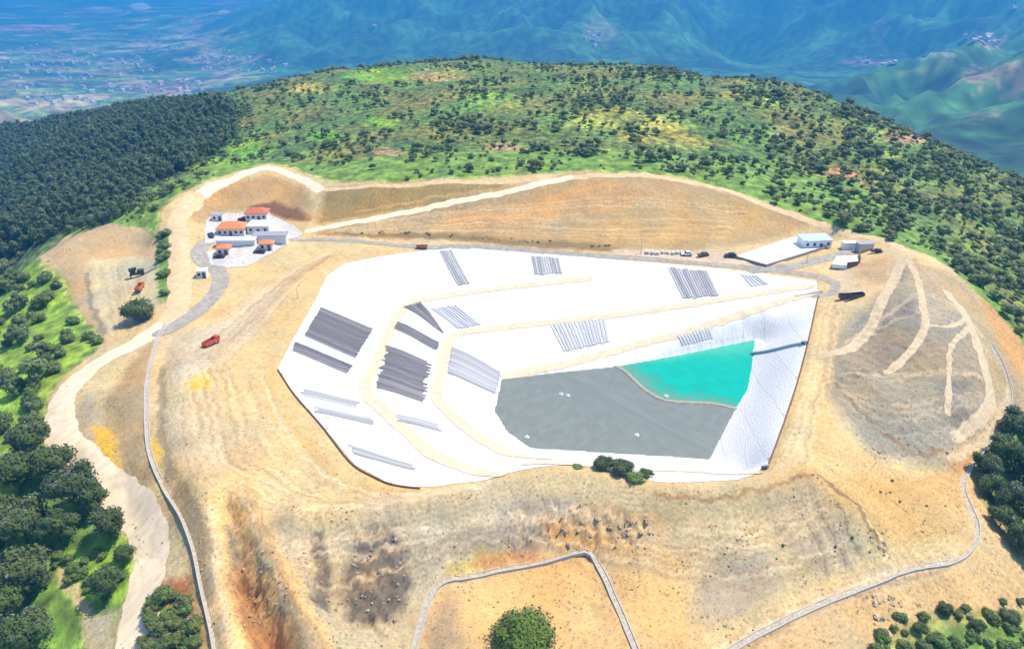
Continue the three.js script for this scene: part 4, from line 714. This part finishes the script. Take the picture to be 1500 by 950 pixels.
// ---------------------------------------------------------------- poles, stacks
function pole(label, u, v, h, group) { const p = W(u, v), g = thing('lamp_post', label, 'lamp post', [p[0], H(...p) - 0.1, p[1]], 0, group); mesh('pole', cyl(0.07, 0.13, h, 0, h / 2, 0, 8), MAT.steel, g); mesh('arm', box(0.9, 0.08, 0.08, 0.4, h - 0.05, 0), MAT.steel, g); mesh('lamp_head', box(0.6, 0.12, 0.26, 0.9, h - 0.03, 0), MAT.dark, g); mesh('base', box(0.5, 0.4, 0.5, 0, 0.2, 0), MAT.wall, g); }
pole('tall thin lamp post beside the row of white stacks', 939, 371, 9);
for (const [u, v] of [[1121, 388], [1151, 378], [1176, 370]]) pole('short lamp post standing on the white slab', u, v, 5, 'lamp posts on the slab');
pole('lamp post beside the road spur at the small pad', 1182, 385, 5);
pole('lamp post leaning over the sandy pad by the liner corner', 436, 437, 5);
{
  const proto = thing('sandbag_pallet', 'white sandbags stacked on a pallet in the row above the service road', 'pallet', [0, 0, 0], 0, 'pallets above the service road');
  mesh('pallet', box(1.6, 0.16, 1.6, 0, 0.08, 0), MAT.wood, proto); for (let k = 0; k < 4; k++) for (const s of [-1, 1]) mesh('sandbag', new RoundedBoxGeometry(0.8, 0.34, 1.55, 2, 0.13).translate(s * 0.4, 0.34 + k * 0.32, 0), k % 2 ? MAT.render : MAT.white, proto);
  [948, 956, 963, 971, 978, 986, 992, 999].forEach((u, i) => { const p = W(u, 371 + (i % 3) * 0.6), o = i ? copy(proto, [0, 0, 0]) : proto; o.position.set(p[0], H(...p), p[1]); o.rotation.y = i * 0.7; o.scale.setScalar(0.8); });
}
// ---------------------------------------------------------------- rocks
const rockG = Array.from({ length: 5 }, (_, s) => { let g = mergeVertices(new THREE.IcosahedronGeometry(1, 2).deleteAttribute('normal').deleteAttribute('uv')); const a = g.attributes.position; for (let i = 0; i < a.count; i++) { const x = a.getX(i), y = a.getY(i), z = a.getZ(i), k = 0.8 + 0.35 * n3(x * 1.1 + s * 9, y * 1.1, z * 1.1) + 0.12 * n3(x * 3, y * 3 + s, z * 3); a.setXYZ(i, x * k * 1.15, y * k * 0.75, z * k); } g = g.toNonIndexed(); g.computeVertexNormals(); return g; });
const rockM = [std(0.46, 0.35, 0.21), std(0.5, 0.4, 0.27), std(0.36, 0.3, 0.22), std(0.42, 0.28, 0.16)];
{
  const r = rngOf(404);
  const cluster = (n, u0, u1, v0, v1, s0, s1, mats, label, group) => { for (let k = 0; k < n; k++) { const p = W(lerp(u0, u1, r()), lerp(v0, v1, r())), s = lerp(s0, s1, r() ** 2) * 0.62, m = mesh('boulder', rockG[Math.floor(r() * 5)], rockM[mats[Math.floor(r() * mats.length)]]); m.position.set(p[0], H(...p) + s * 0.25, p[1]); m.rotation.set(r(), r() * 6, r()); m.scale.set(s, s * (0.8 + 0.4 * r()), s); tag(m, label, 'rock', group); } };
  cluster(48, 800, 960, 758, 805, 0.25, 1.1, [0, 3, 1], 'sandy boulder on the orange scree of the embankment', 'boulders on the orange scree');
  cluster(26, 1270, 1330, 870, 915, 0.3, 1.3, [1, 1, 0], 'pale boulder beside the scrub below the long channel', 'boulders beside the scrub');
  cluster(14, 1285, 1300, 765, 815, 0.3, 0.9, [1, 2], 'pale stone in the gully above the long channel', 'stones in the gully');
  cluster(40, 515, 600, 790, 908, 0.2, 0.8, [2, 2, 0], 'grey stone on the dark spoil patch', 'stones on the dark spoil');
  cluster(24, 335, 430, 800, 950, 0.2, 0.7, [3, 0], 'orange brown stone on the gully between the two earth roads', 'stones between the earth roads');
  cluster(16, 1270, 1400, 640, 672, 0.25, 0.9, [2, 0], 'grey brown rock at the foot of the tracked slope', 'rocks at the slope foot');
  cluster(10, 70, 105, 355, 385, 0.4, 1.3, [0, 1], 'rock on the pink bank of the quarry', 'rocks on the quarry bank');
  const N = 1700, im = new THREE.InstancedMesh(rockG[0], rockM[0], N), M = new THREE.Matrix4(), q = new THREE.Quaternion(), e = new THREE.Euler(), c = new THREE.Color(); let n = 0;
  for (let t = 0; t < 60000 && n < N; t++) { const u = r() * 1500, v = 560 + r() * 390, p = W(u, v); if (siteSD(...p) > -1 || rimSD(...p) < 3) continue; const dens = sstep(-0.1, 0.6, fbm(p[0] * 0.06, p[1] * 0.06, 3)); if (r() > dens * (v > 720 ? 1 : 0.35)) continue; const s = 0.06 + 0.24 * r() ** 3; M.compose(new THREE.Vector3(p[0], H(...p) + s * 0.2, p[1]), q.setFromEuler(e.set(r(), r() * 6, r())), new THREE.Vector3(s * 1.3, s, s)); im.setMatrixAt(n, M); im.setColorAt(n++, c.setRGB(0.75 + r() * 0.35, 0.7 + r() * 0.35, 0.62 + r() * 0.35)); }
  im.count = n; im.name = 'loose_stones'; im.userData = { kind: 'stuff', label: 'loose stones scattered over the bare earth' }; im.castShadow = im.receiveShadow = true; scene.add(im);
}
// ---------------------------------------------------------------- vegetation
function cloud(r, lobes, count, size, col, coreDetail, coreK = 0.7) {   // leaf clumps round the lobes of a crown
  const pos = [], nor = [], cl = []; const tot = lobes.reduce((s, l) => s + l[3] * l[3], 0), v = new THREE.Vector3(), n = new THREE.Vector3(), a = new THREE.Vector3(), b = new THREE.Vector3();
  const leaf = (c, nn, s, k, soft) => {
    a.set(r() - 0.5, r() - 0.5, r() - 0.5).cross(nn).normalize(); b.crossVectors(nn, a).normalize();
    const P = [[-1, 0], [0, -0.62], [1, 0], [0, 0.62]].map(([p, q]) => [c.x + (a.x * p + b.x * q) * s, c.y + (a.y * p + b.y * q) * s, c.z + (a.z * p + b.z * q) * s]);
    for (const i of [0, 1, 2, 0, 2, 3]) { pos.push(...P[i]); nor.push(soft.x, soft.y, soft.z); cl.push(...k); }
  };
  for (const l of lobes) {
    const m = Math.round(count * l[3] * l[3] / tot);
    for (let i = 0; i < m; i++) {
      const y = r() * 1.75 - 0.75, t = r() * 6.283, q = Math.sqrt(Math.max(0, 1 - y * y)); v.set(q * Math.cos(t), y, q * Math.sin(t));
      const bump = 1 + 0.22 * n3(v.x * 2.2 + l[0], v.y * 2.2 + l[1], v.z * 2.2 + l[2]), R = l[3] * (0.78 + 0.3 * r()) * bump, c = new THREE.Vector3(l[0] + v.x * R, l[1] + v.y * R * 0.85, l[2] + v.z * R);
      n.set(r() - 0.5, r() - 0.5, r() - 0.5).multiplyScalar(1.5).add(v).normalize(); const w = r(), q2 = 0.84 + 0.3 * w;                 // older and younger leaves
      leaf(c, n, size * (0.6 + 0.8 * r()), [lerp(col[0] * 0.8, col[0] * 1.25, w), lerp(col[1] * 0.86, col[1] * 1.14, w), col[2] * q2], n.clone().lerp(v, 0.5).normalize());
    }
    const g = new THREE.IcosahedronGeometry(1, coreDetail), p = g.attributes.position;
    for (let i = 0; i < p.count; i++) { const x = p.getX(i), y = p.getY(i), z = p.getZ(i), k = l[3] * coreK * (1 + 0.24 * n3(x * 2.2 + l[0], y * 2.2 + l[1], z * 2.2 + l[2])); pos.push(l[0] + x * k, l[1] + y * k * 0.85, l[2] + z * k); nor.push(x, y, z); cl.push(...col); }
  }
  const g = new THREE.BufferGeometry(); g.setAttribute('position', new THREE.Float32BufferAttribute(pos, 3)); g.setAttribute('normal', new THREE.Float32BufferAttribute(nor, 3)); g.setAttribute('color', new THREE.Float32BufferAttribute(cl, 3)); return g;
}
function trunkGeo(r, h, rad, limbs) {
  const gs = [new THREE.CylinderGeometry(rad * 0.55, rad, h, 8, 3).translate(0, h / 2 - 0.3, 0)];
  for (let k = 0; k < limbs; k++) { const t = k / limbs * 6.283 + r(), l = h * 0.75, g = new THREE.CylinderGeometry(rad * 0.18, rad * 0.42, l, 6).translate(0, l / 2, 0).rotateZ(-0.55 - 0.3 * r()).rotateY(t).translate(0, h * 0.6, 0); gs.push(g); }
  return mergeGeometries(gs);
}
function lobesOf(r, n, R, h0, h1, lr) { const o = [[0, lerp(h0, h1, 0.55), 0, R * 0.62]]; for (let k = 0; k < n; k++) { const t = k * 2.4 + r() * 0.8, y = lerp(h0, h1, r()), q = R * (0.38 + 0.46 * r()) * (1 - 0.35 * Math.abs((y - h0) / (h1 - h0) - 0.35)); o.push([Math.cos(t) * q, y, Math.sin(t) * q, R * lr * (0.8 + 0.45 * r())]); } return o; }
const leafMats = [[1, 1, 1], [0.84, 0.96, 0.72], [1.25, 1.12, 0.8], [0.62, 0.7, 0.56], [1.1, 1.25, 0.8], [0.9, 0.85, 0.75]].map(c => new THREE.MeshPhysicalMaterial({ color: new THREE.Color().setRGB(c[0], c[1], c[2]), roughness: 0.95, vertexColors: true, side: THREE.DoubleSide, transmission: 0.4, thickness: 0 }));
const barkM = std(0.12, 0.085, 0.06, 1);
const GREEN = [0.092, 0.142, 0.022], SCRUB = [0.185, 0.235, 0.07];
const vr = rngOf(2024);
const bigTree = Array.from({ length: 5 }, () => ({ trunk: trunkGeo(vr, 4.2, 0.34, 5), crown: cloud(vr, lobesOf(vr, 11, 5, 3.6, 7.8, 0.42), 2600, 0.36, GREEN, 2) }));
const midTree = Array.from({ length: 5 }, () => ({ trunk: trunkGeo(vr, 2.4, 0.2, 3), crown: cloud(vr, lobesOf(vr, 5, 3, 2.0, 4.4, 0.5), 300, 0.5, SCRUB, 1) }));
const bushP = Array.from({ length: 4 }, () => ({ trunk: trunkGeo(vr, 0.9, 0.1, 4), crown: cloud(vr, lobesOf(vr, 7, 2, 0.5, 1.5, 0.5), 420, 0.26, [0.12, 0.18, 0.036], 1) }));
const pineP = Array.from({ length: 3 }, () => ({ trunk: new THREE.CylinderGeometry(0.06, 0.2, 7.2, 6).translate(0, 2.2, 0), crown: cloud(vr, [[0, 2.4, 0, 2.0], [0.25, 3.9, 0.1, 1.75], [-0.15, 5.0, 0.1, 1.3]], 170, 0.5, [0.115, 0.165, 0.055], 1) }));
const TINT = ['mid green', 'cool green', 'yellowish green', 'dark green', 'bright green', 'olive'];
const tinted = (l, m) => l.replace(/\b(low green|leafy green|large leafy|dark leafy|small dark|leafy|bright green|small green|green|small|dark)\b/, w => (/small/.test(w) ? 'small ' : /low/.test(w) ? 'low ' : /large/.test(w) ? 'large ' : '') + TINT[m]);
function plant(name, proto, x, z, s, matI, label, cat, group, sy = 1, sink = 0) {
  const g = thing(name, group ? tinted(label, matI) : label, cat, [x, H(x, z) - sink, z], vr() * 6.283, group); g.scale.set(s, s * sy, s);
  mesh(name === 'bush' ? 'stem' : 'trunk', proto.trunk, barkM, g); mesh('crown', proto.crown, leafMats[matI], g); return g;
}
const pick = a => a[Math.floor(vr() * a.length)];
// big trees of the wood beside the gravel road: [crown u, v, radius in pixels]
const G1 = 'trees of the wood beside the gravel road', L1 = 'large leafy tree in the wood beside the cream gravel road';
for (const [u, v, R, m] of [[52, 650, 30, 0], [78, 688, 30, 0], [30, 700, 34, 1], [112, 722, 34, 3], [135, 735, 24, 1], [40, 775, 36, 0], [5, 760, 26, 0], [88, 778, 26, 1], [165, 775, 25, 5], [160, 855, 24, 1], [182, 815, 15, 1], [40, 850, 40, 0], [10, 890, 36, 4], [45, 935, 36, 1], [5, 945, 30, 0], [-20, 830, 34, 1], [-25, 720, 30, 0], [-30, 660, 30, 1]]) {
  const p = W(u, v + R * 0.55), pr = project(p[0], H(...p), p[1]), rad = R * pr[2] / FPX; plant('broadleaf_tree', pick(bigTree), p[0], p[1], rad / 4.9, m, L1, 'tree', G1, 0.95 + 0.2 * vr());
}
// trees past the channel on the right
const G2 = 'trees beyond the bend of the long channel', L2 = 'dark leafy tree just beyond the bend of the long channel';
for (const [u, v, R, m] of [[1482, 632, 26, 3], [1440, 688, 20, 3], [1466, 668, 24, 1], [1492, 690, 28, 3], [1452, 715, 20, 1], [1480, 735, 26, 3], [1505, 760, 26, 1], [1465, 762, 18, 0], [1490, 790, 22, 1], [1520, 650, 30, 3], [1525, 720, 30, 1], [1510, 815, 22, 0]]) {
  const p = W(u, v + R * 0.5), pr = project(p[0], H(...p), p[1]), rad = R * pr[2] / FPX; plant('broadleaf_tree', pick(bigTree), p[0], p[1], rad / 4.9, m, L2, 'tree', G2);
}
// single shrubs named by where they stand
const lone = (u, v, R, m, proto, label, sy = 1, name = 'bush', unit = 2) => { const p = W(u, v + R * 0.5), pr = project(p[0], H(...p), p[1]); return plant(name, proto, p[0], p[1], R * pr[2] / FPX / unit, m, label, name === 'bush' ? 'bush' : 'tree', undefined, sy); };
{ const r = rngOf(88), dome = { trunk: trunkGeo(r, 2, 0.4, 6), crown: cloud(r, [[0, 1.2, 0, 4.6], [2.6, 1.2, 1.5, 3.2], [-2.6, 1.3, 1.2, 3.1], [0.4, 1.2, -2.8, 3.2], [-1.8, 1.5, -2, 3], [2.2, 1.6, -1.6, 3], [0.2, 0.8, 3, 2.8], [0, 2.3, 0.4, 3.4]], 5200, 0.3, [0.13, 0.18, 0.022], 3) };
  lone(768, 908, 52, 4, dome, 'big round green bush alone on the ochre platform', 0.85, 'bush', 6.3);
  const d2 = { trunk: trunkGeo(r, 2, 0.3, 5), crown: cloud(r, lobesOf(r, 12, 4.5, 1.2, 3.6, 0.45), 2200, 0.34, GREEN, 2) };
  lone(203, 456, 22, 0, d2, 'round dark green bush between the quarry pad and the junction', 1.1, 'bush', 4.6); }
lone(882, 677, 17, 3, bigTree[1], 'dark shrub at the left end of the embankment crest row', 0.55, 'bush', 5);
lone(911, 684, 18, 3, bigTree[2], 'dark shrub in the middle of the embankment crest row', 0.55, 'bush', 5);
lone(947, 692, 11, 1, bigTree[3], 'small dark shrub at the liner end of the embankment crest row', 0.6, 'bush', 5);
lone(930, 694, 15, 4, bushP[0], 'low bright green bush on the embankment crest', 0.5); lone(675 + 170, 680, 8, 2, bushP[1], 'flat olive shrub on the top of the mound', 0.3);
// scrub: low bushes on the near slopes
function scatter(n, seed, uv, accept, fn) { const r = rngOf(seed), us = uv.map(p => p[0]), vs = uv.map(p => p[1]), sd = polySD(uv), u0 = Math.min(...us), u1 = Math.max(...us), v0 = Math.min(...vs), v1 = Math.max(...vs); let k = 0; for (let t = 0; t < n * 30 && k < n; t++) { const u = lerp(u0, u1, r()), v = lerp(v0, v1, r()); if (sd(u, v) > 0) continue; const p = W(u, v); if (!accept(p, r, u, v)) continue; fn(p, r, u, v); k++; } }
const outside = m => p => siteSD(...p) > m;
scatter(85, 11, [[-20, 390], [40, 385], [90, 410], [100, 450], [145, 505], [95, 545], [60, 590], [62, 650], [-20, 660]], outside(1.2), (p, r) => plant('bush', pick(bushP), p[0], p[1], 0.8 + 1.1 * r() * r(), [4, 1, 4, 2, 0, 3][Math.floor(r() * 6)], 'low green bush on the scrub slope below the quarry pad', 'bush', 'bushes below the quarry pad', 1.1));
scatter(12, 12, [[-20, 400], [60, 410], [120, 490], [60, 560], [-20, 600]], outside(3), (p, r) => plant('broadleaf_tree', pick(midTree), p[0], p[1], 0.8 + 0.5 * r(), r() < 0.5 ? 1 : 3, 'small dark tree among the bushes below the quarry pad', 'tree', 'small trees below the quarry pad'));
scatter(60, 13, [[1255, 960], [1300, 905], [1380, 890], [1450, 885], [1520, 870], [1520, 960]], () => true, (p, r) => plant('bush', pick(bushP), p[0], p[1], 0.28 + 0.5 * r(), [0, 2, 4, 2, 2, 4][Math.floor(r() * 6)], 'leafy bush in the scrub below the pale boulders', 'bush', 'bushes below the boulders'));
for (const [u, v, R, m] of [[1385, 892, 12, 3], [1430, 915, 13, 3], [1345, 918, 11, 1], [1480, 905, 16, 0]]) lone(u, v, R, m, bigTree[1], 'dark taller shrub in the scrub below the pale boulders', 0.7, 'bush', 5).userData.group = 'taller shrubs below the boulders';
scatter(34, 14, [[212, 900], [235, 866], [268, 872], [285, 915], [298, 960], [205, 980]], () => true, (p, r) => plant('bush', pick(bushP), p[0], p[1], 0.5 + 0.6 * r(), [4, 4, 2, 2][Math.floor(r() * 4)], 'bright green bush between the gravel road and the orange bank', 'bush', 'bushes on the orange bank'));
scatter(16, 15, [[231, 342], [246, 342], [247, 400], [242, 442], [235, 430]], () => true, (p, r) => plant('bush', pick(bushP), p[0], p[1], 0.7 + 0.5 * r(), 4, 'green bush in the hedge between quarry and sandy road', 'bush', 'hedge beside the sandy road'));
scatter(22, 16, [[60, 810], [150, 800], [190, 850], [150, 880], [80, 840]], () => true, (p, r) => plant('bush', pick(bushP), p[0], p[1], 0.35 + 0.4 * r(), 4, 'small green bush on the lawn inside the wood', 'bush', 'bushes on the lawn'));
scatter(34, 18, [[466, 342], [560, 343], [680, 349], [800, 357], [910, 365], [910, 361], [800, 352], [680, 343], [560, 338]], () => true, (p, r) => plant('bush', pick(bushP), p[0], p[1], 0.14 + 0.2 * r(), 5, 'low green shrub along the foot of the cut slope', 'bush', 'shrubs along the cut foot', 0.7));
scatter(14, 17, [[1130, 700], [1260, 690], [1400, 700], [1400, 810], [1200, 850], [1080, 800], [1060, 740]], p => rimSD(...p) > 3, (p, r) => plant('bush', pick(bushP), p[0], p[1], 0.1 + 0.12 * r(), 2, 'tiny dry tuft on the bare slope above the long channel', 'bush', 'dry tufts on the bare slope'));
// hillside woods and pine forest: the 300 that show largest of each are single trees, the rest one mass
function forest(list, name, label, group, massName, massLabel, protos, cols) {
  list.sort((a, b) => b.px - a.px);
  const n1 = Math.min(300, list.length);
  for (let k = 0; k < n1; k++) { const t = list[k]; plant(name, protos[k % protos.length], t.x, t.z, t.s, t.m, label, 'tree', group, t.sy, 0.2); }
  const rest = list.slice(n1), M = new THREE.Matrix4(), q = new THREE.Quaternion(), up = new THREE.Vector3(0, 1, 0), c = new THREE.Color();
  const g = new THREE.Group(); g.name = massName; g.userData = { kind: 'stuff', label: massLabel }; scene.add(g);
  protos.forEach((pr, i) => { const L = rest.filter((_, k) => k % protos.length === i); if (!L.length) return; const im = new THREE.InstancedMesh(pr.crown, leafMats[0], L.length); L.forEach((t, k) => { im.setMatrixAt(k, M.compose(new THREE.Vector3(t.x, H(t.x, t.z) - 0.3, t.z), q.setFromAxisAngle(up, vr() * 6.283), new THREE.Vector3(t.s, t.s * t.sy, t.s))); const mc = cols[t.m]; im.setColorAt(k, c.setRGB(mc[0], mc[1], mc[2])); }); im.name = 'crowns'; im.userData.kind = 'stuff'; im.castShadow = im.receiveShadow = true; g.add(im); });
}
const COLS = [[1, 1, 1], [0.84, 0.96, 0.72], [1.25, 1.12, 0.8], [0.62, 0.7, 0.56], [1.1, 1.25, 0.8], [0.9, 0.85, 0.75]];
{
  const r = rngOf(606), hill = [], pines = [];
  const dense = [[690, 180, 60, 18], [880, 140, 70, 16], [960, 103, 75, 9], [500, 205, 60, 14], [1020, 240, 50, 14], [640, 215, 40, 16], [800, 235, 40, 9], [1300, 230, 60, 30], [1180, 225, 50, 18], [1130, 135, 60, 8], [850, 205, 30, 5], [960, 190, 26, 4]];
  const rows = [[760, 178, 960, 188], [770, 212, 1030, 226], [880, 150, 1040, 166], [640, 160, 770, 236], [1040, 170, 1180, 240], [820, 240, 1000, 246], [930, 170, 930, 200], [1040, 190, 1160, 205]];
  const clear = [[900, 165, 36, 8], [870, 183, 55, 5], [985, 181, 40, 9], [720, 150, 34, 9], [1152, 190, 24, 7], [1010, 210, 26, 9], [880, 227, 44, 5], [560, 108, 60, 8], [330, 240, 50, 8], [360, 215, 30, 8], [1310, 226, 16, 5], [1290, 202, 14, 7], [330, 200, 20, 6], [480, 200, 20, 5], [740, 218, 18, 7]];
  const rowD = (u, v) => Math.min(...rows.map(w => segD(u, v * 2, [w[0], w[1] * 2], [w[2], w[3] * 2])));
  for (let z = -920; z < -70; z += 4.2) for (let x = -620; x < 460; x += 4.2) {
    const px = x + (r() - 0.5) * 4.4, pz = z + (r() - 0.5) * 4.4, h = H(px, pz), pr = project(px, h + 3, pz), u = pr[0], v = pr[1];
    if (pr[2] < 60 || u < -60 || u > 1560 || v < 60 || v > 520) continue;
    if (siteSD(px, pz) < 2.2) continue;
    const ps = pineSD(px, pz);
    if (ps < 0) { if (r() < 0.94) pines.push({ x: px, z: pz, s: 0.8 + 0.7 * r() * r() + 0.15 * n2(px * 0.03, pz * 0.03), sy: 0.8 + 0.35 * r(), m: [0, 1, 3, 1, 5][Math.floor(r() * 5)], px: 100 / pr[2] * (u > 0 && u < 1500 ? 1 : 0.01) * (ps > -26 ? 1.5 : 1) }); continue; }
    if (v > 400 && u < 200) continue; if (v > 560) continue;
    let p = 0.08 + 0.72 * sstep(0.02, 0.34, fbm(px * 0.02, pz * 0.02, 4));
    if (u > 1130) p = Math.max(p, 0.3 + 0.65 * sstep(-0.2, 0.2, fbm(px * 0.03, pz * 0.03, 3)) * sstep(1080, 1240, u + (v - 200) * 0.8));
    for (const [a, b, c, d] of dense) { const q = Math.hypot((u - a) / c, (v - b) / d); if (q < 1) p = Math.max(p, 0.95 - 0.3 * q); }
    if (rowD(u, v) < 9) p = Math.max(p, 0.75);
    for (const [a, b, c, d] of clear) if (Math.hypot((u - a) / c, (v - b) / d) < 1) p *= 0.06;
    if (ps < 12) p = Math.max(p, 0.55);
    if (r() > p) continue;
    const s = 0.2 + 0.6 * r() ** 2 * (0.6 + 0.6 * p) + (p > 0.8 ? 0.12 : 0); hill.push({ x: px, z: pz, s, sy: 0.8 + 0.4 * r(), m: [0, 1, 3, 1, 5, 2, 3, 4][Math.floor(r() * 8)], px: s * 100 / pr[2] * (u > 0 && u < 1500 ? 1 : 0.01) });
  }
  console.log('hill trees', hill.length, 'pines', pines.length);
  forest(hill, 'broadleaf_tree', 'small broadleaf tree on the scrubby hillside behind the cut slope', 'trees on the hillside behind the site', 'hillside_woods', 'scattered woods over the green hill behind the site', midTree, COLS);
  forest(pines, 'pine_tree', 'dark pine of the dense conifer forest beyond the quarry', 'pines of the conifer forest', 'pine_forest', 'dense dark conifer forest falling away to the plain', pineP, COLS);
}
// ---------------------------------------------------------------- far houses
{
  const r = rngOf(909), mk = (roof) => { const w = box(15, 7, 11, 0, 3, 0).toNonIndexed(), pr = new THREE.Shape([new THREE.Vector2(-6.2, 6.4), new THREE.Vector2(6.2, 6.4), new THREE.Vector2(0, 10)]), g = new THREE.ExtrudeGeometry(pr, { depth: 16, bevelEnabled: false }).translate(0, 0, -8).rotateY(H2); const paint = (q, c) => { const n = q.attributes.position.count; q.setAttribute('color', new THREE.Float32BufferAttribute(Array.from({ length: n * 3 }, (_, i) => c[i % 3]), 3)); return q; }; return mergeGeometries([paint(w, [0.8, 0.77, 0.72]), paint(g.index ? g.toNonIndexed() : g, roof)]); };
  const gs = [mk([0.55, 0.25, 0.16]), mk([0.6, 0.42, 0.34]), mk([0.5, 0.48, 0.46])], m = new THREE.MeshStandardMaterial({ vertexColors: true, roughness: 0.9 });
  const ROOF = ['with a brick red roof', 'with a faded pink roof', 'with a grey roof'];
  const put = (n, u, v, a, b, label, group) => { for (let k = 0; k < n; k++) { const t = r() * 6.283, q = Math.sqrt(r()), p = WF(u + a * q * Math.cos(t), v + b * q * Math.sin(t)), ri = Math.floor(r() * 3), o = mesh('house', gs[ri], m); o.position.set(p[0], farH(p[0], p[1]) + 0.5, p[1]); o.rotation.y = r() * 3; o.scale.setScalar(0.8 + 0.9 * r()); tag(o, label.replace('house', 'house ' + ROOF[ri]), 'house', group); } };
  const gP = 'houses on the far plain', lP = 'tiny pale house on the hazy plain beyond the conifer forest';
  put(120, 100, 112, 130, 45, lP, gP); put(26, 325, 92, 42, 22, lP, gP); put(22, 235, 66, 40, 12, lP, gP); put(30, 250, 128, 50, 14, lP, gP); put(24, 60, 90, 70, 24, lP, gP); put(14, 380, 100, 40, 10, lP, gP);
  put(12, 870, 64, 16, 18, 'tiny pale house on the blue slope above the hill ridge', 'houses on the blue slope'); put(3, 548, 40, 6, 3, 'tiny white house alone on the forested blue flank', 'house on the flank');
  put(12, 1280, 92, 34, 8, 'tiny pale house in the deep valley beyond the ridge', 'houses in the deep valley'); put(10, 1440, 62, 40, 6, 'tiny pale house on the terrace of the blue mountain', 'houses on the mountain terrace'); put(3, 1484, 15, 4, 3, 'tiny white house high on the blue mountain', 'house high on the mountain');
}
renderer.render(scene, camera);
